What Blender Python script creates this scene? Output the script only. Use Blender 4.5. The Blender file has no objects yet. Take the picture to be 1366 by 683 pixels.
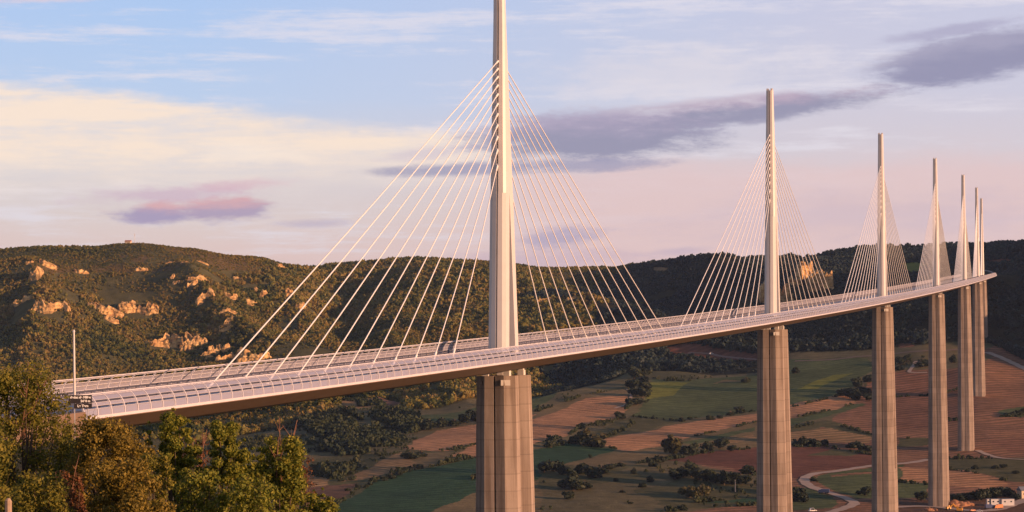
import bpy, math, random
import numpy as np
from mathutils import Vector, Matrix, noise as mnoise
random.seed(11); RNG = np.random.default_rng(5)
SC = bpy.context.scene; COL = SC.collection
rad = math.radians

# ------------------------------------------------------------------ camera numbers (photo pixels of the 1366 wide picture)
F = 2994.62; HOR = 110.35; ROLL = 0.0119; CX, CY = 683.0, 341.5
cR, sR = math.cos(ROLL), math.sin(ROLL)
def unroll(px, py):
    a, b = px - CX, py - CY
    return a*cR - b*sR, a*sR + b*cR - HOR       # right, down from the level line of sight
SUN_AZ, SUN_EL = rad(119), rad(8.5)

# ------------------------------------------------------------------ helpers
def lin(r, g=None, b=None):
    if g is None: r, g, b = r
    f = lambda c: c/12.92 if c <= .04045 else ((c+.055)/1.055)**2.4
    return (f(r/255), f(g/255), f(b/255), 1)
def tag(o, label=None, cat=None, group=None, kind=None):
    if label: o['label'] = label
    if cat: o['category'] = cat
    if group: o['group'] = group
    if kind: o['kind'] = kind
    return o
def empty(name, loc=(0, 0, 0), rz=0.0, parent=None):
    o = bpy.data.objects.new(name, None); COL.objects.link(o)
    o.location = loc; o.rotation_euler = (0, 0, rz); o.empty_display_size = .5
    if parent: o.parent = parent
    return o
def link(name, me, mats=(), parent=None, loc=None, rz=None):
    o = bpy.data.objects.new(name, me); COL.objects.link(o)
    for m in (mats if isinstance(mats, (list, tuple)) else [mats]): me.materials.append(m)
    if parent: o.parent = parent
    if loc is not None: o.location = loc
    if rz is not None: o.rotation_euler = (0, 0, rz)
    return o
def npmesh(name, V, Fq, smooth=False, attr=None):
    V = np.ascontiguousarray(V, np.float32); Fq = np.ascontiguousarray(Fq, np.int32)
    me = bpy.data.meshes.new(name); n = Fq.shape[1]
    me.vertices.add(len(V)); me.vertices.foreach_set('co', V.ravel())
    me.loops.add(Fq.size); me.loops.foreach_set('vertex_index', Fq.ravel())
    me.polygons.add(len(Fq)); me.polygons.foreach_set('loop_start', np.arange(0, Fq.size, n, dtype=np.int32))
    me.polygons.foreach_set('loop_total', np.full(len(Fq), n, np.int32))
    if smooth: me.polygons.foreach_set('use_smooth', np.ones(len(Fq), bool))
    me.update(calc_edges=True)
    if attr:
        for k, a in attr.items():
            a = np.asarray(a, np.float32)
            if a.ndim == 1: at_ = me.attributes.new(k, 'FLOAT', 'POINT'); at_.data.foreach_set('value', a)
            else: at_ = me.attributes.new(k, 'FLOAT_COLOR', 'POINT'); at_.data.foreach_set('color', a.ravel())
    return me
class MB:
    def __init__(s): s.v = []; s.f = []; s.m = []
    def quad(s, pts, m=0):
        n = len(s.v); s.v += [tuple(p) for p in pts]; s.f.append(tuple(range(n, n+len(pts)))); s.m.append(m)
    def box(s, c, d, rz=0.0, m=0, top=1.0):
        x, y, z = d[0]/2, d[1]/2, d[2]/2; n = len(s.v); ca, sa = math.cos(rz), math.sin(rz)
        for k in (-1, 1):
            q = 1 if k < 0 else top
            for a, b in ((-1, -1), (1, -1), (1, 1), (-1, 1)):
                X, Y = a*x*q, b*y*q
                s.v.append((c[0]+X*ca-Y*sa, c[1]+X*sa+Y*ca, c[2]+k*z))
        for f in ((0, 3, 2, 1), (4, 5, 6, 7), (0, 1, 5, 4), (1, 2, 6, 5), (2, 3, 7, 6), (3, 0, 4, 7)):
            s.f.append(tuple(n+i for i in f)); s.m.append(m)
    def tube(s, p, q, r0, r1=None, n=8, m=0, cap=True):
        r1 = r0 if r1 is None else r1; p, q = Vector(p), Vector(q); d = (q-p)
        if d.length < 1e-6: return
        d.normalize(); a = d.orthogonal().normalized(); b = d.cross(a); k = len(s.v)
        for c, r in ((p, r0), (q, r1)):
            for i in range(n):
                t = 2*math.pi*i/n; s.v.append(tuple(c+a*(r*math.cos(t))+b*(r*math.sin(t))))
        for i in range(n):
            j = (i+1) % n; s.f.append((k+i, k+j, k+n+j, k+n+i)); s.m.append(m)
        if cap:
            s.f.append(tuple(k+i for i in reversed(range(n)))); s.m.append(m)
            s.f.append(tuple(k+n+i for i in range(n))); s.m.append(m)
    def loft(s, rings, m=0, cap=True, closed=True):
        k = len(s.v); n = len(rings[0])
        for r in rings: s.v += [tuple(p) for p in r]
        for a in range(len(rings)-1):
            for i in range(n if closed else n-1):
                j = (i+1) % n
                s.f.append((k+a*n+i, k+a*n+j, k+(a+1)*n+j, k+(a+1)*n+i)); s.m.append(m)
        if cap:
            s.f.append(tuple(k+i for i in reversed(range(n)))); s.m.append(m)
            e = k+(len(rings)-1)*n; s.f.append(tuple(e+i for i in range(n))); s.m.append(m)
    def mesh(s, name, smooth=False):
        me = bpy.data.meshes.new(name); me.from_pydata(s.v, [], s.f)
        me.polygons.foreach_set('material_index', s.m)
        if smooth: me.polygons.foreach_set('use_smooth', [True]*len(s.f))
        me.update(); return me
    def build(s, name, mats, parent=None, loc=None, rz=None, smooth=False):
        return link(name, s.mesh(name, smooth), mats, parent, loc, rz)

# ------------------------------------------------------------------ materials
def newmat(name):
    m = bpy.data.materials.new(name); m.use_nodes = True; nt = m.node_tree
    for n in list(nt.nodes): nt.nodes.remove(n)
    out = nt.nodes.new('ShaderNodeOutputMaterial'); b = nt.nodes.new('ShaderNodeBsdfPrincipled')
    nt.links.new(b.outputs[0], out.inputs[0])
    return m, nt, b, out
def N(nt, t, **kw):
    n = nt.nodes.new(t)
    for k, v in kw.items():
        if k in ('op', 'operation'): n.operation = v
        elif hasattr(n, k) and k not in n.inputs: setattr(n, k, v)
        else: n.inputs[k].default_value = v
    return n
def mixc(nt, fac, a, b, blend='MIX'):
    n = nt.nodes.new('ShaderNodeMix'); n.data_type = 'RGBA'; n.blend_type = blend
    for i, v in ((0, fac), (6, a), (7, b)):
        if hasattr(v, 'is_linked'): nt.links.new(v, n.inputs[i])
        else: n.inputs[i].default_value = v
    return n.outputs[2]
def ramp(nt, src, stops):
    n = nt.nodes.new('ShaderNodeValToRGB'); e = n.color_ramp.elements
    while len(e) < len(stops): e.new(.5)
    for k, (p, c) in enumerate(stops): e[k].position = p; e[k].color = c if len(c) == 4 else (*c, 1)
    nt.links.new(src, n.inputs[0]); return n.outputs[0]
def noisetex(nt, vec, scale, detail=5, rough=.6, stretch=None):
    n = nt.nodes.new('ShaderNodeTexNoise'); n.inputs['Scale'].default_value = scale
    n.inputs['Detail'].default_value = detail; n.inputs['Roughness'].default_value = rough
    if stretch:
        mp = nt.nodes.new('ShaderNodeMapping'); mp.inputs['Scale'].default_value = stretch
        nt.links.new(vec, mp.inputs[0]); vec = mp.outputs[0]
    nt.links.new(vec, n.inputs['Vector']); return n.outputs[0]
def geo(nt): return nt.nodes.new('ShaderNodeNewGeometry').outputs['Position']
def obco(nt): return nt.nodes.new('ShaderNodeTexCoord').outputs['Object']
def simple(name, col, rough=.6, metal=0.0, var=.25, scale=1.5, bump=0.0, spec=.5):
    m, nt, b, out = newmat(name); v = obco(nt)
    t = noisetex(nt, v, scale)
    c = mixc(nt, 1.0, (*col[:3], 1), ramp(nt, t, ((.25, (1-var,)*3), (.75, (1+var*.4,)*3))), 'MULTIPLY')
    nt.links.new(c, b.inputs['Base Color']); b.inputs['Roughness'].default_value = rough
    b.inputs['Metallic'].default_value = metal; b.inputs['Specular IOR Level'].default_value = spec
    if bump:
        bp = nt.nodes.new('ShaderNodeBump'); bp.inputs['Strength'].default_value = bump
        nt.links.new(t, bp.inputs['Height']); nt.links.new(bp.outputs[0], b.inputs['Normal'])
    return m
def concrete(name, col):
    m, nt, b, out = newmat(name); v = obco(nt)
    sep = nt.nodes.new('ShaderNodeSeparateXYZ'); nt.links.new(v, sep.inputs[0])
    # lifts of 4 m: each pour its own tone, thin joint lines
    dv = N(nt, 'ShaderNodeMath', op='DIVIDE'); nt.links.new(sep.outputs[2], dv.inputs[0]); dv.inputs[1].default_value = 4.0
    fl = N(nt, 'ShaderNodeMath', op='FLOOR'); nt.links.new(dv.outputs[0], fl.inputs[0])
    wn = nt.nodes.new('ShaderNodeTexWhiteNoise'); wn.noise_dimensions = '1D'; nt.links.new(fl.outputs[0], wn.inputs['W'])
    fr = N(nt, 'ShaderNodeMath', op='FRACT'); nt.links.new(dv.outputs[0], fr.inputs[0])
    pour = ramp(nt, wn.outputs['Value'], ((0, (.91,)*3), (1, (1.06,)*3)))
    joint = ramp(nt, fr.outputs[0], ((0, (.79,)*3), (.05, (.84,)*3), (.09, (1,)*3), (1, (1,)*3)))
    st = ramp(nt, noisetex(nt, v, .5, 6, .65, (1, 1, .06)), ((.3, (.78, .76, .74)), (.7, (1.06,)*3)))
    blot = ramp(nt, noisetex(nt, v, .12, 6, .6), ((.3, (.85,)*3), (.7, (1.08,)*3)))
    c = (*col, 1)
    run = ramp(nt, noisetex(nt, v, .9, 5, .7, (1, 1, .025)), ((.42, (.72, .69, .67)), (.56, (1, 1, 1))))
    for x in (pour, joint, st, blot, run): c = mixc(nt, 1.0, c, x, 'MULTIPLY')
    nt.links.new(c, b.inputs['Base Color']); b.inputs['Roughness'].default_value = .85
    b.inputs['Specular IOR Level'].default_value = .25
    bp = nt.nodes.new('ShaderNodeBump'); bp.inputs['Strength'].default_value = .25; bp.inputs['Distance'].default_value = .2
    nt.links.new(noisetex(nt, v, 1.2), bp.inputs['Height']); nt.links.new(bp.outputs[0], b.inputs['Normal'])
    return m
def leafmat(name, cols, trans=.25, attr=True):
    m, nt, b, out = newmat(name)
    if attr:
        a = nt.nodes.new('ShaderNodeAttribute'); a.attribute_name = 'tint'; src = a.outputs['Fac']
    else:
        oi = nt.nodes.new('ShaderNodeObjectInfo')
        a = nt.nodes.new('ShaderNodeAttribute'); a.attribute_name = 'tint'
        ad = N(nt, 'ShaderNodeMath', op='MULTIPLY_ADD'); nt.links.new(oi.outputs['Random'], ad.inputs[0]); ad.inputs[1].default_value = .6
        sc = N(nt, 'ShaderNodeMath', op='MULTIPLY'); nt.links.new(a.outputs['Fac'], sc.inputs[0]); sc.inputs[1].default_value = .4
        nt.links.new(sc.outputs[0], ad.inputs[2]); pn = noisetex(nt, geo(nt), .011, 5, .65); pm = N(nt, 'ShaderNodeMath', op='MULTIPLY_ADD'); nt.links.new(pn, pm.inputs[0]); pm.inputs[1].default_value = 2.7; pm.inputs[2].default_value = -1.40; p2 = N(nt, 'ShaderNodeMath', op='ADD'); p2.use_clamp = True; nt.links.new(pm.outputs[0], p2.inputs[0]); nt.links.new(ad.outputs[0], p2.inputs[1]); src = p2.outputs[0]
    c = ramp(nt, src, [(i/(len(cols)-1), x) for i, x in enumerate(cols)])
    nt.links.new(c, b.inputs['Base Color']); b.inputs['Roughness'].default_value = .6
    b.inputs['Specular IOR Level'].default_value = .2
    tr = nt.nodes.new('ShaderNodeBsdfTranslucent'); nt.links.new(c, tr.inputs[0])
    mx = nt.nodes.new('ShaderNodeMixShader'); mx.inputs[0].default_value = trans
    nt.links.new(b.outputs[0], mx.inputs[1]); nt.links.new(tr.outputs[0], mx.inputs[2]); nt.links.new(mx.outputs[0], out.inputs[0])
    return m

M = {}
M['concrete'] = concrete('pier_concrete', (.36, .292, .245))
M['steel'] = simple('white_painted_steel', (.60, .56, .53), .45, 0, .08, .3)
M['girder'] = simple('girder_paint', (.20, .13, .085), .5, 0, .2, .15)
M['cable'] = simple('cable_sheath', (.82, .78, .74), .35, 0, .05, .2)
M['frame'] = simple('screen_frame_paint', (.58, .55, .58), .5, 0, .1, .5)
M['rail'] = simple('galvanised_rail', (.42, .41, .42), .45, .6, .15, 1)
M['barrier'] = simple('dark_barrier_rail', (.07, .07, .095), .6, 0, .15, 1)
M['asphalt'] = simple('asphalt', (.24, .21, .225), .5, 0, .15, .4)
M['paint'] = simple('road_paint', (.7, .68, .66), .6, 0, .1, 1)
M['block'] = simple('pale_bearing_block', (.62, .58, .53), .7, 0, .1, 1)
M['hole'] = simple('dark_opening', (.025, .022, .02), .9)
M['bark'] = simple('bark', (.11, .075, .05), .9, 0, .4, 4, .5)
M['twig'] = simple('dry_twig', (.26, .13, .08), .9, 0, .3, 4)
M['palebark'] = simple('pale_bark', (.55, .45, .38), .8, 0, .2, 3)
M['wood'] = simple('weathered_wood', (.35, .25, .18), .85, 0, .35, 6)
M['signblack'] = simple('dark_sign_panel', (.03, .022, .02), .4, 0, .1, 2)
M['signwhite'] = simple('white_lettering', (.85, .82, .78), .5, 0, .03, 2)
M['white'] = simple('white_metal', (.58, .56, .56), .5, 0, .1, .6)
M['glass'] = simple('dark_glass', (.02, .025, .03), .1, 0, .1, 1)
M['rubber'] = simple('rubber', (.02, .02, .02), .85)
M['yellow'] = simple('yellow_machine_paint', (.70, .32, .03), .45, 0, .15, 1)
M['blue'] = simple('blue_vehicle_paint', (.05, .07, .16), .35, 0, .1, 1)
M['orange'] = simple('orange_vehicle_paint', (.65, .22, .06), .4, 0, .1, 1)
M['grey'] = simple('grey_vehicle_paint', (.20, .20, .24), .3, 0, .1, 1)
M['tile'] = simple('red_roof_tile', (.42, .16, .08), .8, 0, .25, 2)
M['render'] = simple('pale_render', (.62, .50, .36), .8, 0, .15, .5)
M['slate'] = simple('slate_roof', (.16, .17, .20), .7, 0, .2, 1)

def glazing():
    m, nt, b, out = newmat('screen_glazing')
    b.inputs['Base Color'].default_value = (.40, .39, .48, 1); b.inputs['Roughness'].default_value = .25
    b.inputs['IOR'].default_value = 1.5
    t = nt.nodes.new('ShaderNodeBsdfTransparent'); t.inputs[0].default_value = (.86, .88, .94, 1)
    mx = nt.nodes.new('ShaderNodeMixShader')
    lw = nt.nodes.new('ShaderNodeLayerWeight'); lw.inputs[0].default_value = .25
    mr = nt.nodes.new('ShaderNodeMapRange'); mr.inputs[3].default_value = .10; mr.inputs[4].default_value = .62
    nt.links.new(lw.outputs['Fresnel'], mr.inputs[0]); nt.links.new(mr.outputs[0], mx.inputs[0])
    nt.links.new(t.outputs[0], mx.inputs[1]); nt.links.new(b.outputs[0], mx.inputs[2]); nt.links.new(mx.outputs[0], out.inputs[0])
    return m
M['glazing'] = glazing()
def rockmat():
    m, nt, b, out = newmat('limestone'); v = geo(nt)
    n1 = noisetex(nt, v, .12, 8, .7); n2 = noisetex(nt, v, .25, 6, .65, (.25, .25, 1.6)); n3 = noisetex(nt, v, .05, 4, .6)
    c = ramp(nt, n1, ((.3, (.26, .13, .055)), (.5, (.68, .42, .17)), (.7, (.84, .60, .27))))
    c = mixc(nt, 1.0, c, ramp(nt, n2, ((.35, (.55, .5, .45)), (.6, (1.05,)*3))), 'MULTIPLY')
    c = mixc(nt, ramp(nt, n3, ((.5, (0,)*3), (.66, (.7,)*3))), c, (.07, .06, .03, 1))
    nt.links.new(c, b.inputs['Base Color']); b.inputs['Roughness'].default_value = .95
    bp = nt.nodes.new('ShaderNodeBump'); bp.inputs['Strength'].default_value = .9; bp.inputs['Distance'].default_value = 1.5
    nt.links.new(n1, bp.inputs['Height']); nt.links.new(bp.outputs[0], b.inputs['Normal'])
    return m
M['rock'] = rockmat()
def terrainmat():
    m, nt, b, out = newmat('terrain_ground'); v = geo(nt)
    a = nt.nodes.new('ShaderNodeAttribute'); a.attribute_name = 'soil'
    fur = nt.nodes.new('ShaderNodeAttribute'); fur.attribute_name = 'furrow'
    n1 = ramp(nt, noisetex(nt, v, .012, 7, .62), ((.3, (.72, .74, .76)), (.7, (1.22, 1.18, 1.14))))
    n2 = ramp(nt, noisetex(nt, v, .09, 6, .7), ((.3, (.66, .68, .66)), (.7, (1.26, 1.24, 1.2))))
    n3 = ramp(nt, noisetex(nt, v, .5, 4, .7), ((.25, (.8,)*3), (.75, (1.15,)*3)))
    c = a.outputs['Color']
    for x in (n1, n2, n3): c = mixc(nt, 1.0, c, x, 'MULTIPLY')
    # tractor lines, tilted along the slope
    w = nt.nodes.new('ShaderNodeTexWave'); w.inputs['Scale'].default_value = .028; w.inputs['Distortion'].default_value = 5.0
    w.inputs['Detail'].default_value = 3; w.inputs['Detail Scale'].default_value = .6
    mp = nt.nodes.new('ShaderNodeMapping'); mp.inputs['Rotation'].default_value = (0, 0, rad(68)); nt.links.new(v, mp.inputs[0])
    nt.links.new(mp.outputs[0], w.inputs['Vector'])
    wl = ramp(nt, w.outputs['Fac'], ((.2, (.70, .75, .72)), (.8, (1.16, 1.12, 1.08))))
    wl = mixc(nt, fur.outputs['Fac'], (1, 1, 1, 1), wl)
    c = mixc(nt, 1.0, c, wl, 'MULTIPLY')
    nt.links.new(c, b.inputs['Base Color']); b.inputs['Roughness'].default_value = 1.0; b.inputs['Specular IOR Level'].default_value = .05
    bp = nt.nodes.new('ShaderNodeBump'); bp.inputs['Strength'].default_value = .6; bp.inputs['Distance'].default_value = 1.2
    nt.links.new(noisetex(nt, v, .35, 6, .7), bp.inputs['Height']); nt.links.new(bp.outputs[0], b.inputs['Normal'])
    return m
M['terrain'] = terrainmat()
M['dirt'] = simple('pale_dirt', (.40, .29, .22), .95, 0, .25, .15)
M['mound'] = simple('orange_earth', (.34, .16, .08), .95, 0, .4, .5, .6)

# ------------------------------------------------------------------ the bridge line
P_X1, P_Y1, P_Z1, P_H, P_R, P_SL, P_Q, P_K1, P_Q3 = -2.2445, 531.0986, -3.662, .3093, 21360.78, .03, .7197e-5, -.5447e-9, -2.7827e-9
_S = np.linspace(-400, 2900, 6601); _T = P_H - _S/P_R + P_K1*_S*_S - 2.2e-6*np.clip(_S-2190, 0, 400)**2
_cx = np.concatenate([[0], np.cumsum((np.sin(_T)[1:]+np.sin(_T)[:-1])/2*np.diff(_S))])
_cy = np.concatenate([[0], np.cumsum((np.cos(_T)[1:]+np.cos(_T)[:-1])/2*np.diff(_S))])
_x0, _y0 = np.interp(0, _S, _cx), np.interp(0, _S, _cy)
def axis(s):
    z = P_Z1 + P_SL*s + P_Q*s*s + P_Q3*s**3
    if s > 2256: z = P_Z1 + P_SL*2256 + P_Q*2256**2 + P_Q3*2256**3 + (s-2256)*.056
    return (P_X1+np.interp(s, _S, _cx)-_x0, P_Y1+np.interp(s, _S, _cy)-_y0, z, float(np.interp(s, _S, _T)))
def BP(s, t, z):
    x, y, zz, th = axis(s)
    return (x+t*math.cos(th), y-t*math.sin(th), zz+z)
S_A, S_B, S_N = -285.0, 2440.0, -231.0   # S_N: where the near screen starts
# deck:      # deck from the near abutment to the far plateau

# ------------------------------------------------------------------ terrain
def vnoise(x, y, seed):
    xi, yi = np.floor(x).astype(np.int64), np.floor(y).astype(np.int64); fx, fy = x-xi, y-yi
    fx, fy = fx*fx*(3-2*fx), fy*fy*(3-2*fy)
    def h(a, b):
        n = (a*374761393 + b*668265263 + seed*1442695041) & 0xffffffff
        n = ((n ^ (n >> 13))*1274126177) & 0xffffffff
        return ((n ^ (n >> 16)) & 0xffff)/32768.0 - 1
    return (h(xi, yi)*(1-fx)+h(xi+1, yi)*fx)*(1-fy) + (h(xi, yi+1)*(1-fx)+h(xi+1, yi+1)*fx)*fy
def fbm(x, y, wl, oct=4, seed=1):
    r = 0; a = 1.0
    for k in range(oct): r = r + a*vnoise(x/wl+17*k, y/wl-9*k, seed+k); wl *= .5; a *= .5
    return r
def zpix(px, py, D): return -unroll(px, py)[1]*D/F
near = {   # ground near the lookout: depth -> height
    'L': [(3, -2), (30, -5), (75, -9.2), (150, -13), (240, -13.5), (300, -12.5), (345, -13), (400, -42), (470, -78), (531, -97), (700, -135), (900, -150), (1150, -135), (1300, -124)],
    'M': [(3, -2), (30, -5), (75, -9.2), (150, -16), (240, -26), (330, -38), (400, -58), (470, -82), (531, -97), (700, -135), (900, -150), (1150, -135), (1300, -124)],
    'R': [(3, -2), (30, -5), (75, -10), (150, -22), (240, -36), (330, -50), (400, -64), (470, -84), (531, -97), (700, -135), (900, -150), (1150, -135), (1300, -124)]}
def colm(px, n, pts, zs=()):
    r = list(near[n]) + [(D, zpix(px, py, D)) for D, py in pts] + list(zs)
    return px, r
COLS = [
 (-2600, near['L'] + [(1460, -112), (1900, -70), (2400, 20), (3000, 130), (3600, 170), (5000, 150), (12000, 60)]),
 (-700, near['L'] + [(1460, -112), (1900, -85), (2400, -40), (2900, 60), (3300, 130), (3700, 135), (5000, 120), (12000, 40)]),
 colm(-120, 'L', [(1460, 700), (1846, 625), (2179, 575), (2450, 535), (2680, 497), (2850, 450), (3000, 412), (3150, 372), (3320, 334)], [(4000, 120), (6000, 90), (12000, 20)]),
 colm(0, 'L', [(1460, 690), (1846, 620), (2179, 570), (2450, 530), (2680, 497), (2850, 450), (3000, 410), (3150, 370), (3320, 333)], [(4000, 120), (6000, 90), (12000, 20)]),
 colm(120, 'L', [(1460, 689), (1846, 618), (2179, 568), (2450, 528), (2680, 497), (2850, 448), (3000, 406), (3150, 364), (3320, 327)], [(4000, 120), (6000, 90), (12000, 20)]),
 colm(172, 'L', [(1460, 688), (1846, 616), (2179, 566), (2450, 526), (2680, 496), (2850, 447), (3000, 404), (3150, 362), (3320, 324)], [(4000, 125), (6000, 90), (12000, 20)]),
 colm(260, 'M', [(1460, 687), (1846, 614), (2179, 563), (2450, 524), (2680, 494), (2850, 448), (3000, 407), (3150, 367), (3330, 330)], [(4000, 120), (6000, 90), (12000, 20)]),
 colm(320, 'M', [(1460, 686), (1846, 612), (2179, 560), (2450, 522), (2680, 492), (2850, 453), (3000, 416), (3180, 374), (3380, 340)], [(4000, 110), (6000, 90), (12000, 20)]),
 colm(390, 'M', [(1460, 685), (1846, 610), (2179, 556), (2450, 519), (2680, 491), (2880, 458), (3080, 418), (3280, 380), (3520, 350)], [(4200, 110), (6000, 90), (12000, 20)]),
 colm(460, 'R', [(1460, 685), (1846, 608), (2179, 550), (2450, 516), (2680, 491), (2900, 471), (3120, 443), (3360, 394), (3640, 349)], [(4300, 110), (6000, 90), (12000, 20)]),
 colm(550, 'R', [(1460, 684), (1846, 605), (2179, 550), (2350, 524), (2600, 494), (2850, 464), (3100, 430), (3400, 378), (3700, 344)], [(4400, 115), (6000, 90), (12000, 20)]),
 colm(650, 'R', [(1460, 684), (1846, 604), (2179, 548), (2350, 522), (2600, 490), (2850, 460), (3100, 428), (3400, 384), (3700, 350)], [(4400, 115), (6000, 90), (12000, 20)]),
 colm(760, 'R', [(1460, 684), (1846, 604), (2179, 546), (2350, 518), (2600, 488), (2850, 456), (3100, 424), (3400, 386), (3700, 358)], [(4400, 105), (6000, 90), (12000, 20)]),
 colm(860, 'R', [(1460, 684), (1846, 604), (2179, 544), (2350, 514), (2560, 486), (2800, 452), (3050, 420), (3350, 384), (3650, 358)], [(4400, 105), (6000, 90), (12000, 20)]),
 colm(940, 'R', [(1460, 684), (1846, 604), (2179, 543), (2350, 512), (2540, 484), (2780, 448), (3000, 416), (3250, 384), (3600, 358)], [(4400, 105), (6000, 90), (12000, 20)]),
 colm(1020, 'R', [(1460, 685), (1846, 605), (2179, 541), (2350, 507), (2500, 482), (2720, 446), (2950, 408), (3120, 366), (3350, 348)], [(4400, 120), (6000, 110), (12000, 20)]),
 colm(1090, 'R', [(1460, 685), (1846, 605), (2179, 539), (2350, 502), (2470, 480), (2700, 442), (2930, 404), (3080, 362), (3300, 342)], [(4400, 120), (6000, 110), (12000, 20)]),
 colm(1160, 'R', [(1460, 685), (1846, 606), (2179, 537), (2340, 500), (2450, 477), (2650, 438), (2850, 392), (3000, 366), (3500, 341)], [(4400, 120), (6000, 110), (12000, 20)]),
 colm(1235, 'R', [(1460, 685), (1846, 606), (2179, 534), (2330, 498), (2430, 472), (2620, 424), (2760, 384), (2950, 364), (3500, 341)], [(4400, 125), (6000, 110), (12000, 20)]),
 colm(1300, 'R', [(1460, 685), (1846, 603), (2179, 528), (2330, 490), (2480, 462), (2600, 416), (2720, 378), (2900, 363), (3500, 332)], [(4400, 140), (6000, 110), (12000, 20)]),
 colm(1366, 'R', [(1460, 685), (1846, 602), (2179, 530), (2330, 497), (2480, 462), (2620, 412), (2760, 382), (2950, 362), (3500, 327)], [(4400, 150), (6000, 110), (12000, 20)]),
 colm(1480, 'R', [(1460, 684), (1846, 600), (2179, 530), (2330, 490), (2480, 440), (2650, 390), (2800, 355), (3000, 320), (3400, 290)], [(4400, 170), (6000, 110), (12000, 20)]),
 (1720, near['R'] + [(1460, -110), (1900, -80), (2180, -45), (2300, 20), (2400, 80), (2500, 135), (2650, 168), (2800, 172), (3000, 185), (3400, 205), (4400, 180), (6000, 110), (12000, 20)]),  # unseen hill right of view, added and shaped to shadow the hillsides
 (2331, near['R'] + [(1460, -105), (1700, -75), (1850, -40), (2000, 10), (2180, 112), (2400, 190), (2700, 225), (3200, 220), (4400, 160), (6000, 90), (12000, 20)]),  # same unseen hill, raised here to cast shadow on the far slope
 (3000, near['R'] + [(1460, -110), (1900, -80), (2300, -40), (2700, 20), (3200, 50), (4400, 60), (6000, 50), (12000, 20)]),
 (4200, near['R'] + [(1460, -110), (2000, -70), (3000, 0), (4400, 30), (6000, 30), (12000, 10)])]
Dg = np.concatenate([np.linspace(3, 60, 16)[:-1], np.linspace(60, 600, 110)[:-1], np.linspace(600, 1400, 60)[:-1],
                     np.linspace(1400, 2520, 300)[:-1], np.linspace(2520, 3800, 190)[:-1], np.geomspace(3800, 6500, 24)])
Ug = np.concatenate([np.linspace(-3300, -760, 24)[:-1], np.linspace(-760, 760, 720)[:-1], np.linspace(760, 1000, 30)[:-1], np.linspace(1000, 3500, 60)])
def gauss(a, sig, ax):
    k = np.exp(-.5*(np.arange(-3*sig, 3*sig+1)/sig)**2); k /= k.sum(); p = int(3*sig)
    a = np.moveaxis(a, ax, 0); b = np.concatenate([np.repeat(a[:1], p, 0), a, np.repeat(a[-1:], p, 0)])
    r = sum(w*b[i:i+len(a)] for i, w in enumerate(k)); return np.moveaxis(r, 0, ax)
_Df = np.arange(0, 12001, 10.0); _Uc = np.array([unroll(c[0], 450)[0] for c in COLS])
_Zc = np.array([np.interp(_Df, [p[0] for p in c[1]], [p[1] for p in c[1]]) for c in COLS])
_Zc = np.where(_Df > 600, gauss(_Zc, 4, 1), gauss(_Zc, 2, 1))
def smooth_cols(u):
    i = np.clip(np.searchsorted(_Uc, u)-1, 0, len(_Uc)-2); w = np.clip((u-_Uc[i])/(_Uc[i+1]-_Uc[i]), 0, 1)
    w = .5*w + .5*w*w*(3-2*w); return i, w
_i, _w = smooth_cols(Ug)
_Zu = _Zc[_i]*(1-_w[:, None]) + _Zc[_i+1]*_w[:, None]
Zg = np.array([np.interp(Dg, _Df, r) for r in _Zu]).T                    # rows: depth, columns: bearing
Xg = Dg[:, None]*Ug[None, :]/F; Yg = np.repeat(Dg[:, None], len(Ug), 1)
fl_px = np.array([-700, 0, 260, 430, 505, 540, 590, 636, 716, 745, 800, 842, 862, 900, 950, 1008, 1056, 1160, 1240, 1310, 1366, 1500, 2200, 4000.])
fl_py = np.array([640, 625, 600, 560, 533, 553, 551, 542, 532, 524, 513, 499, 501, 498, 504, 501, 479, 475, 467, 461, 486, 500, 560, 560.])
_fu, _fv = unroll(fl_px, fl_py)
Vg = -Zg*F/Yg                                                              # angle below the level line
hillw = np.clip((np.interp(Ug, _fu, _fv)[None, :] - Vg)/35, 0, 1)*(Yg > 1700)
ridge = np.clip((3900-Yg)/500, 0, 1)*np.clip((Vg+112)/26*.8+.2, .15, 1)
rough = fbm(Xg, Yg, 300, 2, 3)*17 + fbm(Xg, Yg, 95, 3, 8)*6
ravine = -np.abs(fbm(Xg*.8+Yg*.35, Yg*.45, 220, 2, 21))*20 + 8
gul = -np.abs(fbm(Xg+.3*Yg, Yg*.3, 190, 2, 41))*30+11
Zg += hillw*ridge*(rough+ravine+gul) + (1-hillw)*(fbm(Xg, Yg, 190, 3, 31)*2.6)*np.clip((Yg-1300)/300, 0, 1)*np.clip((2500-Yg)/300, .3, 1)
Zg += np.clip((1300-Yg)/300, 0, 1)*np.clip((Yg-120)/200, 0, 1)*fbm(Xg, Yg, 60, 3, 12)*1.2 + (Yg < 420)*fbm(Xg, Yg, 12, 3, 2)*.25
# a level bench under the near abutment and under the far end of the road
def bench(s0, s1, half, dz, fade):
    global Zg
    for s in np.arange(s0, s1+1, 8.0):
        x, y, z, th = axis(float(s)); r = np.hypot(Xg-x, Yg-y); w = np.clip(1-(r-half)/fade, 0, 1); w = w*w*(3-2*w)
        Zg = np.where(w > 0, Zg*(1-w)+np.minimum(Zg, z+dz)*w if dz < -1.2 else Zg*(1-w)+(z+dz)*w, Zg)
bench(2262, 2560, 17, -.35, 40)
bench(-330, -236, 14, -2.2, 14)
Vg = -Zg*F/Yg
def ground(x, y):
    u = x*F/y; i = int(np.clip(np.searchsorted(Ug, u)-1, 0, len(Ug)-2)); w = (u-Ug[i])/(Ug[i+1]-Ug[i])
    j = int(np.clip(np.searchsorted(Dg, y)-1, 0, len(Dg)-2)); k = (y-Dg[j])/(Dg[j+1]-Dg[j])
    return float((Zg[j, i]*(1-w)+Zg[j, i+1]*w)*(1-k) + (Zg[j+1, i]*(1-w)+Zg[j+1, i+1]*w)*k)
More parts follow.
